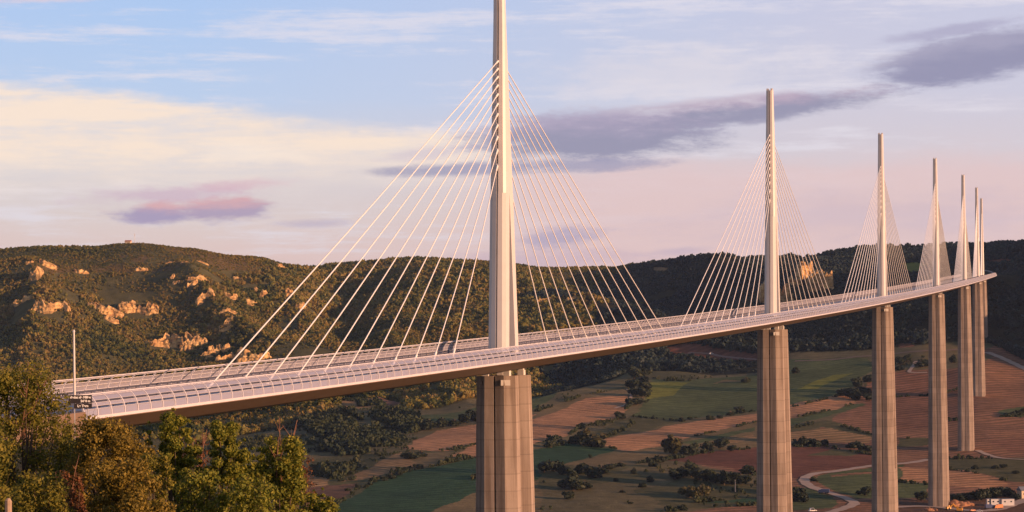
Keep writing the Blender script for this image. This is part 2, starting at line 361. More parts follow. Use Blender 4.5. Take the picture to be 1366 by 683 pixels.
def at(px, py, dmin=1380):
    """the point of the ground that the bearing and dip of a photo point meet"""
    u, v = unroll(px, py); i = int(np.clip(np.searchsorted(Ug, u)-1, 0, len(Ug)-2)); w = (u-Ug[i])/(Ug[i+1]-Ug[i])
    vv = Vg[:, i]*(1-w)+Vg[:, i+1]*w; j0 = int(np.searchsorted(Dg, dmin))
    D = Dg[-30]
    for j in range(j0, len(Dg)-1):
        if vv[j+1] <= v:
            a = 0 if vv[j] <= v else (vv[j]-v)/(vv[j]-vv[j+1]); D = Dg[j]+a*(Dg[j+1]-Dg[j]); break
    x = u*D/F; return Vector((x, D, ground(x, D)))
def inside(poly, X, Y):
    P = np.array(poly); r = np.zeros(X.shape, bool)
    for (x0, y0), (x1, y1) in zip(P, np.roll(P, -1, 0)):
        if y0 == y1: continue
        r ^= ((Y < y0) != (Y < y1)) & (X < (x1-x0)*(Y-y0)/(y1-y0)+x0)
    return r
# soils as albedo
A = {'olive': (.125, .105, .055), 'grass': (.080, .098, .044), 'dgrass': (.036, .072, .038), 'ygrass': (.150, .155, .035), 'orange': (.36, .19, .105),
     'tan': (.26, .165, .085), 'brown': (.19, .095, .062), 'red': (.14, .062, .042), 'mud': (.13, .075, .05), 'pale': (.42, .29, .21), 'strip': (.16, .12, .062), 'forest': (.035, .034, .018), 'rust': (.215, .115, .072), 'scrub': (.088, .082, .040)}
A = {k: tuple(min(.6, q*(1 if k == 'forest' else 1.22)) for q in v) for k, v in A.items()}
SOIL = np.empty(Zg.shape+(4,)); SOIL[..., 3] = 1; SOIL[..., :3] = A['olive']; FUR = np.zeros(Zg.shape)
nb = fbm(Xg, Yg, 140, 4, 77)
SOIL[..., :3] = np.where((nb > .15)[..., None], A['scrub'], SOIL[..., :3])
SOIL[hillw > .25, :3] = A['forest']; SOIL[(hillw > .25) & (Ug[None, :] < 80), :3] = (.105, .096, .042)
top = (hillw > .25) & (Vg < np.interp(Ug, *[np.array(q) for q in ([-720, -400, -260, -60], [-98, -100, -98, -94])])[None, :]+4) & (Ug[None, :] < -250)
SOIL[top, :3] = np.where((fbm(Xg, Yg, 70, 4, 19) > .1)[..., None], (.150, .105, .052), (.105, .100, .046))[top]
SOIL[Yg < 1300, :3] = (.09, .075, .04)
FIELDS = [
 ('tan', [(453, 530), (470, 526), (495, 531), (505, 540), (480, 546), (456, 541)]), ('brown', [(503, 530), (530, 533), (538, 546), (515, 543)]),
 ('grass', [(540, 554), (590, 552), (636, 543), (720, 528), (745, 524), (716, 545), (636, 553), (600, 561), (570, 569), (545, 563)]),
 ('orange', [(537, 597), (584, 574), (635, 567), (720, 551), (640, 592), (603, 600), (575, 601)]),
 ('orange', [(601, 609), (640, 590), (700, 580), (720, 590), (640, 611)]),
 ('strip', [(500, 632), (556, 604), (603, 603), (600, 610), (556, 625)]),
 ('tan', [(452, 642), (500, 620), (537, 602), (556, 621), (503, 636)]), ('tan', [(330, 632), (400, 622), (436, 638), (440, 649), (400, 656), (330, 660)]),
 ('mud', [(415, 650), (475, 645), (449, 671), (430, 690), (400, 690)]),
 ('dgrass', [(447, 675), (503, 638), (635, 611), (720, 600), (720, 640), (635, 658), (550, 690), (440, 690)]),
 ('strip', [(548, 690), (635, 658), (720, 641), (720, 690)]),
 ('strip', [(716, 549), (779, 526), (836, 518), (842, 525), (800, 530), (716, 560)]),
 ('orange', [(690, 566), (779, 532), (838, 527), (839, 541), (822, 560), (779, 569), (750, 584), (716, 591), (690, 596)]),
 ('grass', [(860, 538), (872, 506), (925, 507), (952, 504), (1060, 492), (1060, 542), (1008, 548), (910, 561), (845, 555)]),
 ('ygrass', [(867, 510), (916, 510), (898, 527), (864, 534)]), ('strip', [(948, 513), (968, 506), (990, 508), (966, 510)]),
 ('scrub', [(759, 588), (824, 563), (845, 554), (910, 561), (824, 581), (806, 585)]),
 ('orange', [(806, 585), (886, 569), (1060, 540), (1060, 556), (1008, 562), (928, 581), (848, 602), (833, 602), (806, 594)]),
 ('strip', [(928, 581), (1008, 563), (1060, 556), (1060, 592), (973, 597), (910, 599)]),
 ('grass', [(905, 591), (1008, 569), (1008, 574), (925, 594)]), ('tan', [(930, 596), (1008, 579), (1008, 584), (950, 597)]),
 ('dgrass', [(700, 602), (759, 591), (824, 599), (753, 620), (700, 628)]),
 ('strip', [(753, 620), (833, 602), (887, 599), (884, 614), (809, 623)]),
 ('red', [(884, 614), (928, 605), (1008, 596), (1060, 594), (1060, 632), (994, 632), (967, 623), (925, 618)]),
 ('rust', [(925, 618), (967, 622), (994, 631), (990, 634), (960, 626)]),
 ('rust', [(854, 690), (928, 679), (1060, 672), (1060, 690)]), ('dgrass', [(928, 671), (1060, 660), (1060, 669)]),
 ('grass', [(1040, 482), (1156, 478), (1170, 490), (1150, 502), (1126, 526), (1050, 542)]),
 ('ygrass', [(1058, 520), (1110, 500), (1135, 498), (1090, 518)]),
 ('rust', [(1100, 590), (1140, 535), (1162, 500), (1205, 494), (1300, 490), (1330, 475), (1420, 500), (1420, 690), (1050, 690), (1050, 620)]),
 ('brown', [(1160, 502), (1205, 496), (1300, 492), (1300, 560), (1200, 575), (1150, 560)]),
 ('orange', [(1050, 541), (1109, 528), (1132, 529), (1141, 537), (1126, 543), (1050, 559)]),
 ('grass', [(1050, 560), (1110, 547), (1150, 538), (1160, 541), (1120, 551), (1050, 570)]),
 ('rust', [(1092, 575), (1120, 552), (1165, 542), (1165, 580)]),
 ('scrub', [(1050, 571), (1100, 561), (1130, 567), (1165, 578), (1165, 584), (1100, 571), (1050, 577)]),
 ('tan', [(1050, 577), (1110, 572), (1165, 584), (1165, 592), (1120, 590), (1050, 589)]),
 ('red', [(1050, 596), (1103, 596), (1165, 607), (1165, 622), (1085, 629), (1070, 638), (1050, 636)]),
 ('scrub', [(1079, 608), (1109, 599), (1159, 601), (1138, 608)]),
 ('grass', [(1083, 639), (1109, 630), (1162, 624), (1210, 620), (1200, 640), (1165, 664), (1141, 665), (1115, 656), (1094, 647)]),
 ('rust', [(1108, 634), (1165, 629), (1165, 632), (1112, 636)]),
 ('grass', [(1195, 642), (1240, 646), (1240, 662), (1195, 666)]), ('grass', [(1040, 648), (1078, 650), (1120, 668), (1110, 678), (1050, 680)]),
 ('orange', [(1262, 626), (1300, 630), (1340, 641), (1346, 645), (1314, 651), (1262, 648), (1200, 640), (1200, 624)]),
 ('scrub', [(1240, 612), (1420, 610), (1420, 645), (1345, 642), (1300, 629), (1262, 624), (1240, 622)]),
 ('grass', [(1330, 550), (1370, 540), (1420, 545), (1420, 556), (1335, 556)]), ('scrub', [(1200, 586), (1240, 584), (1240, 594), (1200, 596)]),
 ('brown', [(1320, 590), (1420, 575), (1420, 600), (1350, 604)]),
 ('mud', [(1190, 664), (1420, 655), (1420, 690), (1190, 690)]),
 ('red', [(884, 462), (930, 458), (1008, 470), (1020, 478), (1000, 482), (950, 478), (905, 474)]),
 ('brown', [(1195, 458), (1215, 456), (1218, 462), (1198, 464)]),
 ('brown', [(1300, 470), (1330, 462), (1366, 478), (1420, 490), (1420, 496), (1340, 480)]),
]
RIDGETOP = [('ygrass', 1196, 1240, 347, 366), ('grass', 1160, 1200, 347, 358), ('red', 1318, 1356, 345, 355), ('strip', 985, 1120, 340, 347), ('tan', 868, 895, 355, 362)]
OPEN = np.zeros(Zg.shape, bool)
for soil, poly in FIELDS:
    W = [at(*p) for p in poly]; m = inside([(p.x, p.y) for p in W], Xg, Yg)
    jit = inside([(p.x, p.y) for p in W], Xg+fbm(Xg, Yg, 30, 2, 5)*3, Yg+fbm(Xg, Yg, 30, 2, 6)*5)
    m = jit & (Yg > 1380)
    SOIL[m, :3] = A[soil]; OPEN |= m; FUR[m] = 1.0 if soil in ('orange', 'tan', 'rust', 'brown') else .55 if soil in ('dgrass', 'grass', 'red') else .2
for soil, a, b, c, d in RIDGETOP:
    ua, _ = unroll(a, c); ub, _ = unroll(b, c); vc = unroll((a+b)/2, c)[1]; vd = unroll((a+b)/2, d)[1]
    m = (((2*Ug[None, :]-ua-ub)/(ub-ua))**2 + ((2*Vg-vc-vd)/(vd-vc))**2 + .5*fbm(Xg, Yg, 60, 3, 9) < 1.0) & (Yg > 2700)
    SOIL[m, :3] = A[soil]; OPEN |= m
nr, nc = Zg.shape
_idx = np.arange(nr*nc).reshape(nr, nc)
_q = np.stack([_idx[:-1, :-1], _idx[:-1, 1:], _idx[1:, 1:], _idx[1:, :-1]], -1).reshape(-1, 4)
ter = link('terrain', npmesh('terrain', np.stack([Xg, Yg, Zg], -1).reshape(-1, 3), _q, True, {'soil': SOIL.reshape(-1, 4), 'furrow': FUR.reshape(-1)}), M['terrain'])
tag(ter, kind='structure')

def ribbon(name, pix, width, mat, lift=.25, world=None):
    P = world or [at(*p) for p in pix]
    pts = []
    for k in range(len(P)-1):                                  # Catmull-Rom through the points
        a, b, c, d = P[max(k-1, 0)], P[k], P[k+1], P[min(k+2, len(P)-1)]
        n = max(3, int((c-b).length/5))
        for i in range(n):
            t = i/n; pts.append(.5*((2*b)+(c-a)*t+(2*a-5*b+4*c-d)*t*t+(3*b-a-3*c+d)*t**3))
    pts.append(P[-1]); mb = MB(); rows = []
    for k, p in enumerate(pts):
        d = (pts[min(k+1, len(pts)-1)]-pts[max(k-1, 0)]); d.z = 0; d.normalize(); s = Vector((d.y, -d.x, 0))
        w = width*(.5+.06*math.sin(k*1.7)); row = []
        for j in range(5):
            q = p+s*(w*(j/2-1)); row.append((q.x, q.y, ground(q.x, q.y)+lift))
        rows.append(row)
    mb.loft(rows, cap=False, closed=False)
    o = mb.build(name, mat, smooth=True); tag(o, kind='structure'); return o
ribbon('dirt_road', [(1240, 613), (1200, 619), (1162, 622), (1115, 629), (1088, 632), (1073, 639), (1079, 648), (1100, 656), (1120, 662), (1135, 668), (1139, 673), (1118, 681), (1090, 688), (1050, 694)], 7.5, M['dirt'], .35)
ribbon('dirt_track', [(1304, 601), (1318, 607), (1340, 612), (1380, 614)], 5, M['dirt'], .35)
ribbon('road', [(1316, 470), (1330, 475), (1350, 484), (1380, 497)], 9, M['dirt'], .35)
ribbon('dirt_track', [(1237, 497), (1214, 497), (1217, 490), (1222, 482)], 4, M['dirt'], .35)
ribbon('dirt_track', [(1060, 482), (1110, 480), (1160, 475), (1236, 468), (1290, 466)], 6, simple('brown_track', (.17, .11, .08), .95), .35)
ribbon('dirt_track', [(918, 471), (950, 473), (985, 478), (1010, 480)], 4, simple('brown_track', (.22, .14, .11), .95), .35)
ribbon('dirt_track', [(820, 545), (838, 538), (842, 524), (836, 519)], 3, M['dirt'], .35)
ribbon('dirt_track', [(1190, 677), (1240, 676), (1300, 682), (1330, 680), (1366, 668), (1390, 664)], 9, M['dirt'], .4)

# ------------------------------------------------------------------ the viaduct
via = empty('viaduct', BP(0, 0, 0)); VO = Vector(via.location)
tag(via, 'long curving cable stayed viaduct on seven slender concrete piers crossing the valley', 'bridge')
def V(s, t, z): return tuple(Vector(BP(s, t, z))-VO)
ss = list(np.arange(S_A, S_B, 6.0))+[S_B]
g = MB(); sec = [(-16, 0), (-16, -.35), (-9.5, -2.6), (-3.5, -3.6), (3.5, -3.6), (9.5, -2.6), (16, -.35), (16, 0)]
g.loft([[V(s, t, z) for t, z in sec] for s in ss])
deck = g.build('deck', M['girder'], via)
fz = MB()
for sg in (-1, 1):
    sec = [(16.02*sg, -.22), (16.2*sg, -.22), (16.2*sg, .18), (15.5*sg, .18), (15.5*sg, .004), (16.02*sg, .004)]
    fz.loft([[V(s, t, z) for t, z in (sec if sg > 0 else sec[::-1])] for s in ss])
fz.build('edge_beam', M['frame'], deck)
rs = MB(); rs.loft([[V(s, t, .02) for t in (-15.4, 15.4)] for s in ss], cap=False, closed=False); rs.build('road_surface', M['asphalt'], deck)
lm = MB()
for t in (-12.1, -1.9, 1.9, 12.1): lm.loft([[V(s, t-.12, .026), V(s, t+.12, .026)] for s in ss], cap=False, closed=False)
for t in (-8.6, -5.1, 5.1, 8.6):
    for s in np.arange(S_A, S_B-4, 13.0): lm.quad([V(s, t-.09, .026), V(s, t+.09, .026), V(s+3, t+.09, .026), V(s+3, t-.09, .026)])
lm.build('lane_marking', M['paint'], deck)
def rails(t, zs, name):
    b = MB()
    for z in zs: b.loft([[V(s, t-.06, z), V(s, t+.06, z), V(s, t+.06, z+.26), V(s, t-.06, z+.26)] for s in ss])
    for s in np.arange(S_A+1, S_B, 3.9): b.loft([[V(s+a, t+c, z) for a, c in ((-.07, -.07), (.07, -.07), (.07, .07), (-.07, .07))] for z in (.02, max(zs)+.2)])
    b.build(name, M['barrier'], deck)
rails(-14.0, (.35, .85), 'crash_barrier'); rails(13.2, (.55, 1.1), 'crash_barrier'); rails(-1.3, (.45,), 'median_rail'); rails(1.3, (.45,), 'median_rail')
PROF = [(15.95, .18), (15.93, .8), (15.80, 1.4), (15.55, 2.0), (15.15, 2.55), (14.65, 2.98), (14.45, 3.1)]
def prof_at(f):
    k = min(int(f*(len(PROF)-1)), len(PROF)-2); w = f*(len(PROF)-1)-k
    return PROF[k][0]*(1-w)+PROF[k+1][0]*w, PROF[k][1]*(1-w)+PROF[k+1][1]*w
for sg in (-1, 1):
    p = MB()
    s0 = S_N if sg > 0 else S_A+2; sl = [s0]+[q for q in ss if q > s0+1]
    for s in np.arange(s0, S_B, 3.9):
        w = .085
        p.loft([[V(s-w, t*sg, z), V(s+w, t*sg, z), V(s+w, (t-.26)*sg, z-.03), V(s-w, (t-.26)*sg, z-.03)] for t, z in PROF])
    for f, h in ((.26, .02), (.36, .02), (.48, .02), (.58, .02), (.8, .02), (.995, .07)) if sg > 0 else ((.22, .04), (.42, .04), (.60, .04), (.78, .04), (.995, .07)):
        t, z = prof_at(f)
        p.loft([[V(s, (t+.03)*sg, z-h), V(s, (t+.03)*sg, z+h), V(s, (t-.08)*sg, z+h), V(s, (t-.08)*sg, z-h)] for s in sl])
    scr = p.build('wind_screen', M['frame'], via)
    q = MB()
    for f0, f1 in (((0, .26), (.36, .48), (.58, 1)) if sg > 0 else ((0, .2), (.24, .40), (.44, .58), (.80, .86))):       # strips of clear panel with slots between
        row = [prof_at(f0+(f1-f0)*k/4*.9999) for k in range(5)]
        q.loft([[V(s, (t-.12)*sg, z-.015) for t, z in row] for s in sl], cap=False, closed=False)
    q.build('glazing', M['glazing'], scr, smooth=True)

def sect(a, b, c, L, gw, gd, front=True, back=True, uc=0.0):
    r = []; p, q = (c+.22*b, .13*b) if front else (.01, 0); u, w = (c+.22*b, .13*b) if back else (.01, 0)
    r += [(-a, -L+p), (-b, -L+q)] + ([(-gw, -L), (-gw*.6, -L+gd), (gw*.6, -L+gd), (gw, -L)] if front else [(-gw, -L), (-gw*.6, -L), (gw*.6, -L), (gw, -L)]) + [(b, -L+q), (a, -L+p)]
    r += [(a, L-u), (b, L-w)] + ([(gw, L), (gw*.6, L-gd), (-gw*.6, L-gd), (-gw, L)] if back else [(gw, L), (gw*.6, L), (-gw*.6, L), (-gw, L)]) + [(-b, L-w), (-a, L-u)]
    return [(t, k+uc) for t, k in r]
def vsect(a, b, c, L, v, front=True, back=True, uc=0.0):
    f, k = (v if front else 0), (v if back else 0); G = .95
    r = [(-a, -L+c), (-b, -L), (-.2, -L+f), (-.12, -L+f+(G if front else 0)), (.12, -L+f+(G if front else 0)), (.2, -L+f), (b, -L), (a, -L+c),
         (a, L-c), (b, L), (.2, L-k), (.12, L-k-(G if back else 0)), (-.12, L-k-(G if back else 0)), (-.2, L-k), (-b, L), (-a, L-c)]
    return [(t, u+uc) for t, u in r]
SP = [342.0*i for i in range(7)]
CAB_S = [37+12.4*k for k in range(11)]
CAB_Z = [44.5, 48.2, 51.3, 54.1, 56.7, 59.1, 61.4, 63.5, 65.5, 67.4, 69.2]
ordn = ['nearest', 'second', 'third', 'fourth', 'fifth', 'sixth', 'farthest']
for i, s in enumerate(SP):
    x, y, z, th = axis(s); loc = Vector((x, y, z))-VO
    base = min(ground(x, y)-z-3, -60)
    # local axes: X = across the deck, Y = along it
    m = MB(); d_split = min(90.0, -base-6)
    lv = [(-5.0, 0)] + [(-d, d) for d in np.linspace(14, d_split, 8)]
    for sg in (-1, 1):
        rings = []
        for zz, d in lv:
            a = 4.7+.013*d; L = 2.55+.006*d; uc = sg*(4.9+.012*d-.0*d)
            rings.append([(t, u, zz) for t, u in vsect(a, a*.50, 1.25+.004*d, L, .16, sg < 0, sg > 0, uc)])
        m.loft(rings[::-1])
    d0 = d_split; rings = []
    for d in np.linspace(d0, -base, 8):
        a = 4.7+.013*d; L = 7.45+.018*d
        rings.append([(t, u, -d-.004) for t, u in vsect(a, a*.50, 1.25+.004*d, L, .16)])
    m.loft(rings[::-1])
    pier = m.build('pier', M['concrete'], via, loc, -th)
    for sg in (-1, 1):
        for t in (-2.6, 2.6):
            hb = MB(); hb.loft([[(t+k*w, sg*5.6+q*w, z) for k, q in ((-1, -1), (1, -1), (1, 1), (-1, 1))] for z, w in ((-5.15, .75), (-3.8, .75), (-3.78, .55), (-3.3, .55))]); hb.build('bearing', M['block'], pier)
    pb = MB(); pb.box((2.6, -6.9, -6.6), (2.2, .9, 1.3), rad(20)); pb.build('jacking_block', M['block'], pier)
    pb = MB(); pb.box((-3.5, -6.75, -6.6), (1.2, .6, .9), rad(-28)); pb.build('jacking_block', M['girder'], pier)
    hh = MB(); hh.box((0, -6.5, -13.6), (.7, .9, 1.9)); hh.build('access_opening', M['hole'], pier)
    # pylon: two legs leaning together, then one tapering mast with a slot down each end
    m = MB()
    for sg in (-1, 1):
        rings = []
        for zz in (.02, 8, 16, 24, 31, 38):
            k = zz/38; a = 2.18-.26*k; L = 1.62+.12*k; uc = sg*(4.05-2.3*k)
            rings.append([(t, u, zz) for t, u in sect(a, a*.62, .42, L, .20, .55, sg < 0, sg > 0, uc)])
        m.loft(rings)
    rings = []
    for zz in (38.004, 44, 50, 56, 62, 69, 75, 81, 86.3):
        k = (zz-38)/48.3; a = 1.92-.62*k; L = 3.45-2.25*min(1, k*1.15); L = max(L, 1.15)
        rings.append([(t, u, zz) for t, u in sect(a, a*.72, .5, L, .22, .6)])
    m.loft(rings)
    for sg in (-1, 1): m.box((sg*.78, 0, 86.65), (.75, 1.7, .75))
    pyl = m.build('pylon', M['steel'], via, loc, -th)
    inv = Matrix.Translation(Vector((x, y, z))) @ Matrix.Rotation(-th, 4, 'Z'); inv = inv.inverted()
    for sg in (-1, 1):
        for k in range(11):
            foot = inv @ Vector(BP(s+sg*CAB_S[k], 0, .15)); zz = CAB_Z[k]
            kk = (zz-38)/48.3; L = max(3.45-2.25*min(1, kk*1.15), 1.15)
            head = Vector((0, sg*(L-.15), zz)); c = MB()
            d = (head-foot).normalized(); sag = Vector((0, 0, -.35)); mid = foot.lerp(head, .5)+sag
            cr = .125 if i < 2 else .15 if i < 3 else .175; c.tube(foot, mid, cr, n=8); c.tube(mid, head, cr, n=8); c.tube(foot, foot+d*3.2, .24, n=10); c.tube(foot-Vector((0, 0, .1)), foot+Vector((0, 0, .5)), .45, .35, n=8)
            c.tube(head+d*.4, head-d*1.8, .25, .22, n=8)
            c.build('stay_cable', M['cable'], pyl)
# end blocks
ab = MB(); ab.loft([[V(s, t, z) for t, z in ((-13, -4.6), (13, -4.6), (13, -16), (-13, -16))] for s in (-238, -215)])
ab.build('abutment', M['block'], via)
pw = MB(); pw.loft([[V(s, t, z) for t, z in ((16.3, .9), (15.9, .9), (15.9, -3.6), (16.3, -3.6))] for s in (-285, -260, -231.3)]); pw.build('parapet', M['girder'], via)
ar = MB(); sr = list(np.arange(-330, -286, 6.0))+[-285.1]
ar.loft([[BP(s, t, .02) for t in (-15, 15)] for s in sr], cap=False, closed=False); tag(ar.build('road', M['asphalt']), kind='structure')

# ------------------------------------------------------------------ rock outcrops on the hills
def ico(sub):
    import bmesh
    bm = bmesh.new(); bmesh.ops.create_icosphere(bm, subdivisions=sub, radius=1)
    v = np.array([x.co[:] for x in bm.verts]); f = np.array([[q.index for q in x.verts] for x in bm.faces]); bm.free(); return v, f
ICO4, ICO2, ICO1 = ico(5), ico(2), ico(1)
CLIFFS = [(67, 409, 45, 16), (30, 400, 28, 10), (139, 413, 38, 13), (183, 410, 44, 18), (147, 425, 18, 8), (214, 458, 34, 10), (236, 455, 44, 18), (258, 457, 30, 20), (286, 468, 34, 15), (310, 474, 38, 13), (338, 476, 38, 10),
 (302, 432, 18, 16), (38, 350, 9, 6), (45, 365, 13, 17), (63, 352, 18, 9), (108, 362, 16, 6), (188, 359, 15, 6), (226, 350, 12, 2.5), (246, 349, 10, 2), (270, 350, 14, 2.5), (262, 370, 22, 7), (256, 378, 12, 8), (229, 371, 6, 5), (235, 377, 9, 5),
 (272, 397, 20, 14), (308, 394, 16, 8), (348, 391, 16, 12), (335, 403, 14, 9), (305, 413, 28, 5), (317, 371, 12, 5), (333, 371, 12, 5), (375, 356, 12, 6), (402, 354, 16, 5), (385, 390, 12, 12), (400, 408, 12, 10),
 (725, 400, 24, 5), (762, 398, 18, 4), (708, 412, 9, 5), (1045, 395, 24, 28), (1024, 388, 14, 30), (1077, 362, 18, 26), (1092, 372, 18, 32), (1106, 374, 12, 28), (1062, 372, 14, 22)]
def cliff(n, px, py, w, h):
    p = at(px, py+h*.5, 1900); sc = p.y/F; W, H = w*sc*1.28, h*sc*.92; rows_n, cols_n = 20, max(16, int(W/1.1))
    G = np.zeros((rows_n+6, cols_n, 3)); o = Vector((n*13.7, n*5.1, n*2.3))
    for c in range(cols_n):
        a = 2*c/(cols_n-1)-1; x = p.x+a*W/2; q = Vector((x*.16, 0, 0))+o
        rag = .92+.42*mnoise.noise(q*.8)+.30*mnoise.noise(q*2.6)+.26*mnoise.cell(q*1.7)
        top = H*max(0, (1-abs(a)**6))**.5*max(.08, rag)*.95
        y0 = p.y+3.5*mnoise.noise(Vector((x*.05, 3, n)))*min(3, H*.2)+abs(a)**4*3; g0 = ground(x, y0)-2.5
        for r in range(rows_n):
            f = r/(rows_n-1); z = g0+f*(top+2.5); v = Vector((x*.30, z*.09, n*1.7)); st = Vector((x*.02, z*.42, n))
            d = 1.5*mnoise.noise(v*1.0)+1.3*abs(mnoise.noise(v*2.7))+1.1*mnoise.noise(st)+1.0*mnoise.cell(Vector((x*.2, z*.22, n)))+.7*abs(mnoise.noise(v*6.0))+.6*mnoise.cell(Vector((x*.55, z*.35, n)))
            G[r, c] = (x+.6*mnoise.noise(v*1.9+o), y0+f*(top+2.5)*.30-d*min(1.6, .4+H*.045), z+.4*mnoise.noise(v*3))
        zt = G[rows_n-1, c, 2]
        for k, back in enumerate((1.2, 3, 6, 11, 20, 34)):
            G[rows_n+k, c] = (x, G[rows_n-1, c, 1]+back, zt-.10*back+.7*mnoise.noise(Vector((x*.2, back*.2, n))))
    R, C = G.shape[:2]; I = np.arange(R*C).reshape(R, C)
    q = np.stack([I[:-1, :-1], I[:-1, 1:], I[1:, 1:], I[1:, :-1]], -1).reshape(-1, 4)
    V0 = G.reshape(-1, 3)-np.array(p)
    tag(link('rock_outcrop', npmesh('rock_outcrop', V0, q), M['rock'], None, p), kind='structure')
for n, c in enumerate(CLIFFS): cliff(n, *c)

# ------------------------------------------------------------------ trees: far forest, valley trees, foreground
def cards(n, shell, size, seed, aspect=1.0, squash=(1, 1, 1), lobes=None):
    """n leaf clumps spread through a crown of uneven lobes"""
    r = np.random.default_rng(seed)
    L = lobes if lobes is not None else np.array([[0, 0, 0, 1.0]])
    k = r.choice(len(L), n, p=(L[:, 3]**2)/np.sum(L[:, 3]**2))
    d = r.normal(size=(n, 3)); d /= np.linalg.norm(d, axis=1)[:, None]
    rr = L[k, 3]*(shell+(1.08-shell)*r.random(n)**.6)
    c = L[k, :3]+d*rr[:, None]*np.array(squash)
    nrm = d+r.normal(size=(n, 3))*.55; nrm /= np.linalg.norm(nrm, axis=1)[:, None]
    a = np.cross(nrm, r.normal(size=(n, 3))); a /= np.linalg.norm(a, axis=1)[:, None]; b = np.cross(nrm, a)
    s = size*(.6+.8*r.random(n))[:, None]; a *= s*aspect; b *= s
    j = lambda: 1+.35*(r.random((n, 1))-.5)
    bend = nrm*s*.25
    Vv = np.stack([c-a*j()-b*j()*.5, c-b*j()*.9+bend, c+a*j()-b*.3*j(), c+a*.6*j()+b*j(), c-a*.5*j()+b*j()+bend*.5], 1).reshape(-1, 3)
    Fq = np.arange(n*5).reshape(n, 5)
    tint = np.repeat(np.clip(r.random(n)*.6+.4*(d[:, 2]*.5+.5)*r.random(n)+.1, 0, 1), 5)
    return Vv, Fq, tint
def crown_mesh(name, seed, n, size, squash=(1, 1, 1), nl=7, core=False):
    r = np.random.default_rng(seed)
    L = np.array([[0, 0, 0, .72]]+[[*(r.normal(size=3)*np.array([.45, .45, .4])), .3+.25*r.random()] for _ in range(nl)])
    V1, F1, t1 = cards(n, .55, size, seed+1, 1, (1, 1, 1), L)
    if core:
        v, f = ICO1; v = v*(.66+.25*r.random((len(v), 1))); f5 = np.concatenate([f, f[:, 2:], f[:, 2:]], 1)
    V1 = V1*np.array(squash); V1[:, 2] += squash[2]
    if core:
        v = v*np.array(squash); v[:, 2] += squash[2]; n0 = len(V1); q3 = np.concatenate([F1[:, [0, 1, 2]], F1[:, [0, 2, 3]], F1[:, [0, 3, 4]], f+n0])
        return npmesh(name, np.vstack([V1, v]), q3, False, {'tint': np.concatenate([t1, np.full(len(v), .35)])})
    return npmesh(name, V1, F1, False, {'tint': t1})
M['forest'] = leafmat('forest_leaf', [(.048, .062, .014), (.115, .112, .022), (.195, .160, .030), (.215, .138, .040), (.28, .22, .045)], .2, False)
M['valleyleaf'] = leafmat('hedgerow_leaf', [(.014, .024, .016), (.026, .036, .018), (.042, .048, .020)], .12, True)
M['valleyleaf_warm'] = leafmat('lighter_hedgerow_leaf', [(.03, .036, .014), (.06, .06, .022), (.09, .07, .028)], .15, True)
# far forest: one mass, instanced crowns
M['forest_shade'] = leafmat('shade_toned_leaf', [(.014, .026, .028), (.024, .040, .034), (.036, .052, .036)], .08, False)  # shade of the right hillside painted into darker, bluer leaves
def crowns(mat, nm, sd):
    pc = bpy.data.collections.new(nm)
    for k, (sx, sz) in enumerate(((1, 1.05), (.85, 1.25), (1.1, .85), (.8, 1.0), (1, .9))):
        me = crown_mesh('forest_crown', sd+k, 44, .36, (sx, sx, sz), 5, True); me.materials.append(mat)
        pc.objects.link(bpy.data.objects.new('forest_crown', me))
    return pc
M['forest3'] = leafmat('valley_wood_leaf', [(.020, .032, .016), (.040, .052, .020), (.070, .072, .026)], .1, False)
pc, pc2, pc3 = crowns(M['forest'], 'forest_crowns', 40), crowns(M['forest_shade'], 'shade_toned_crowns', 50), crowns(M['forest3'], 'valley_wood_crowns', 60)
def scatter(name, pts, scl, label, cat, pc):
    me = bpy.data.meshes.new(name); me.vertices.add(len(pts)); me.vertices.foreach_set('co', np.asarray(pts, np.float32).ravel())
    a = me.attributes.new('size', 'FLOAT', 'POINT'); a.data.foreach_set('value', np.asarray(scl, np.float32)); me.update()
    o = link(name, me); ng = bpy.data.node_groups.new(name, 'GeometryNodeTree')
    ng.interface.new_socket('Geometry', in_out='INPUT', socket_type='NodeSocketGeometry'); ng.interface.new_socket('Geometry', in_out='OUTPUT', socket_type='NodeSocketGeometry')
    gi, go = ng.nodes.new('NodeGroupInput'), ng.nodes.new('NodeGroupOutput')
    ip = ng.nodes.new('GeometryNodeInstanceOnPoints'); ci = ng.nodes.new('GeometryNodeCollectionInfo')
    ci.inputs['Collection'].default_value = pc; ci.inputs['Separate Children'].default_value = True; ci.inputs['Reset Children'].default_value = True
    rv = ng.nodes.new('FunctionNodeRandomValue'); rv.data_type = 'FLOAT_VECTOR'; rv.inputs[1].default_value = (.25, .25, 6.283)
    na = ng.nodes.new('GeometryNodeInputNamedAttribute'); na.data_type = 'FLOAT'; na.inputs[0].default_value = 'size'
    m2p = ng.nodes.new('GeometryNodeMeshToPoints')
    ng.links.new(gi.outputs[0], m2p.inputs[0]); ng.links.new(m2p.outputs[0], ip.inputs['Points']); ng.links.new(ci.outputs[0], ip.inputs['Instance'])
    ip.inputs['Pick Instance'].default_value = True
    ng.links.new(rv.outputs[0], ip.inputs['Rotation']); ng.links.new(na.outputs[0], ip.inputs['Scale']); ng.links.new(ip.outputs[0], go.inputs[0])
    md = o.modifiers.new('scatter', 'NODES'); md.node_group = ng
    tag(o, label, cat, kind='stuff'); return o
def lookup(arr, x, y):
    i = np.clip(np.searchsorted(Ug, x*F/y), 0, nc-1); j = np.clip(np.searchsorted(Dg, y), 0, nr-1); return arr[j, i]
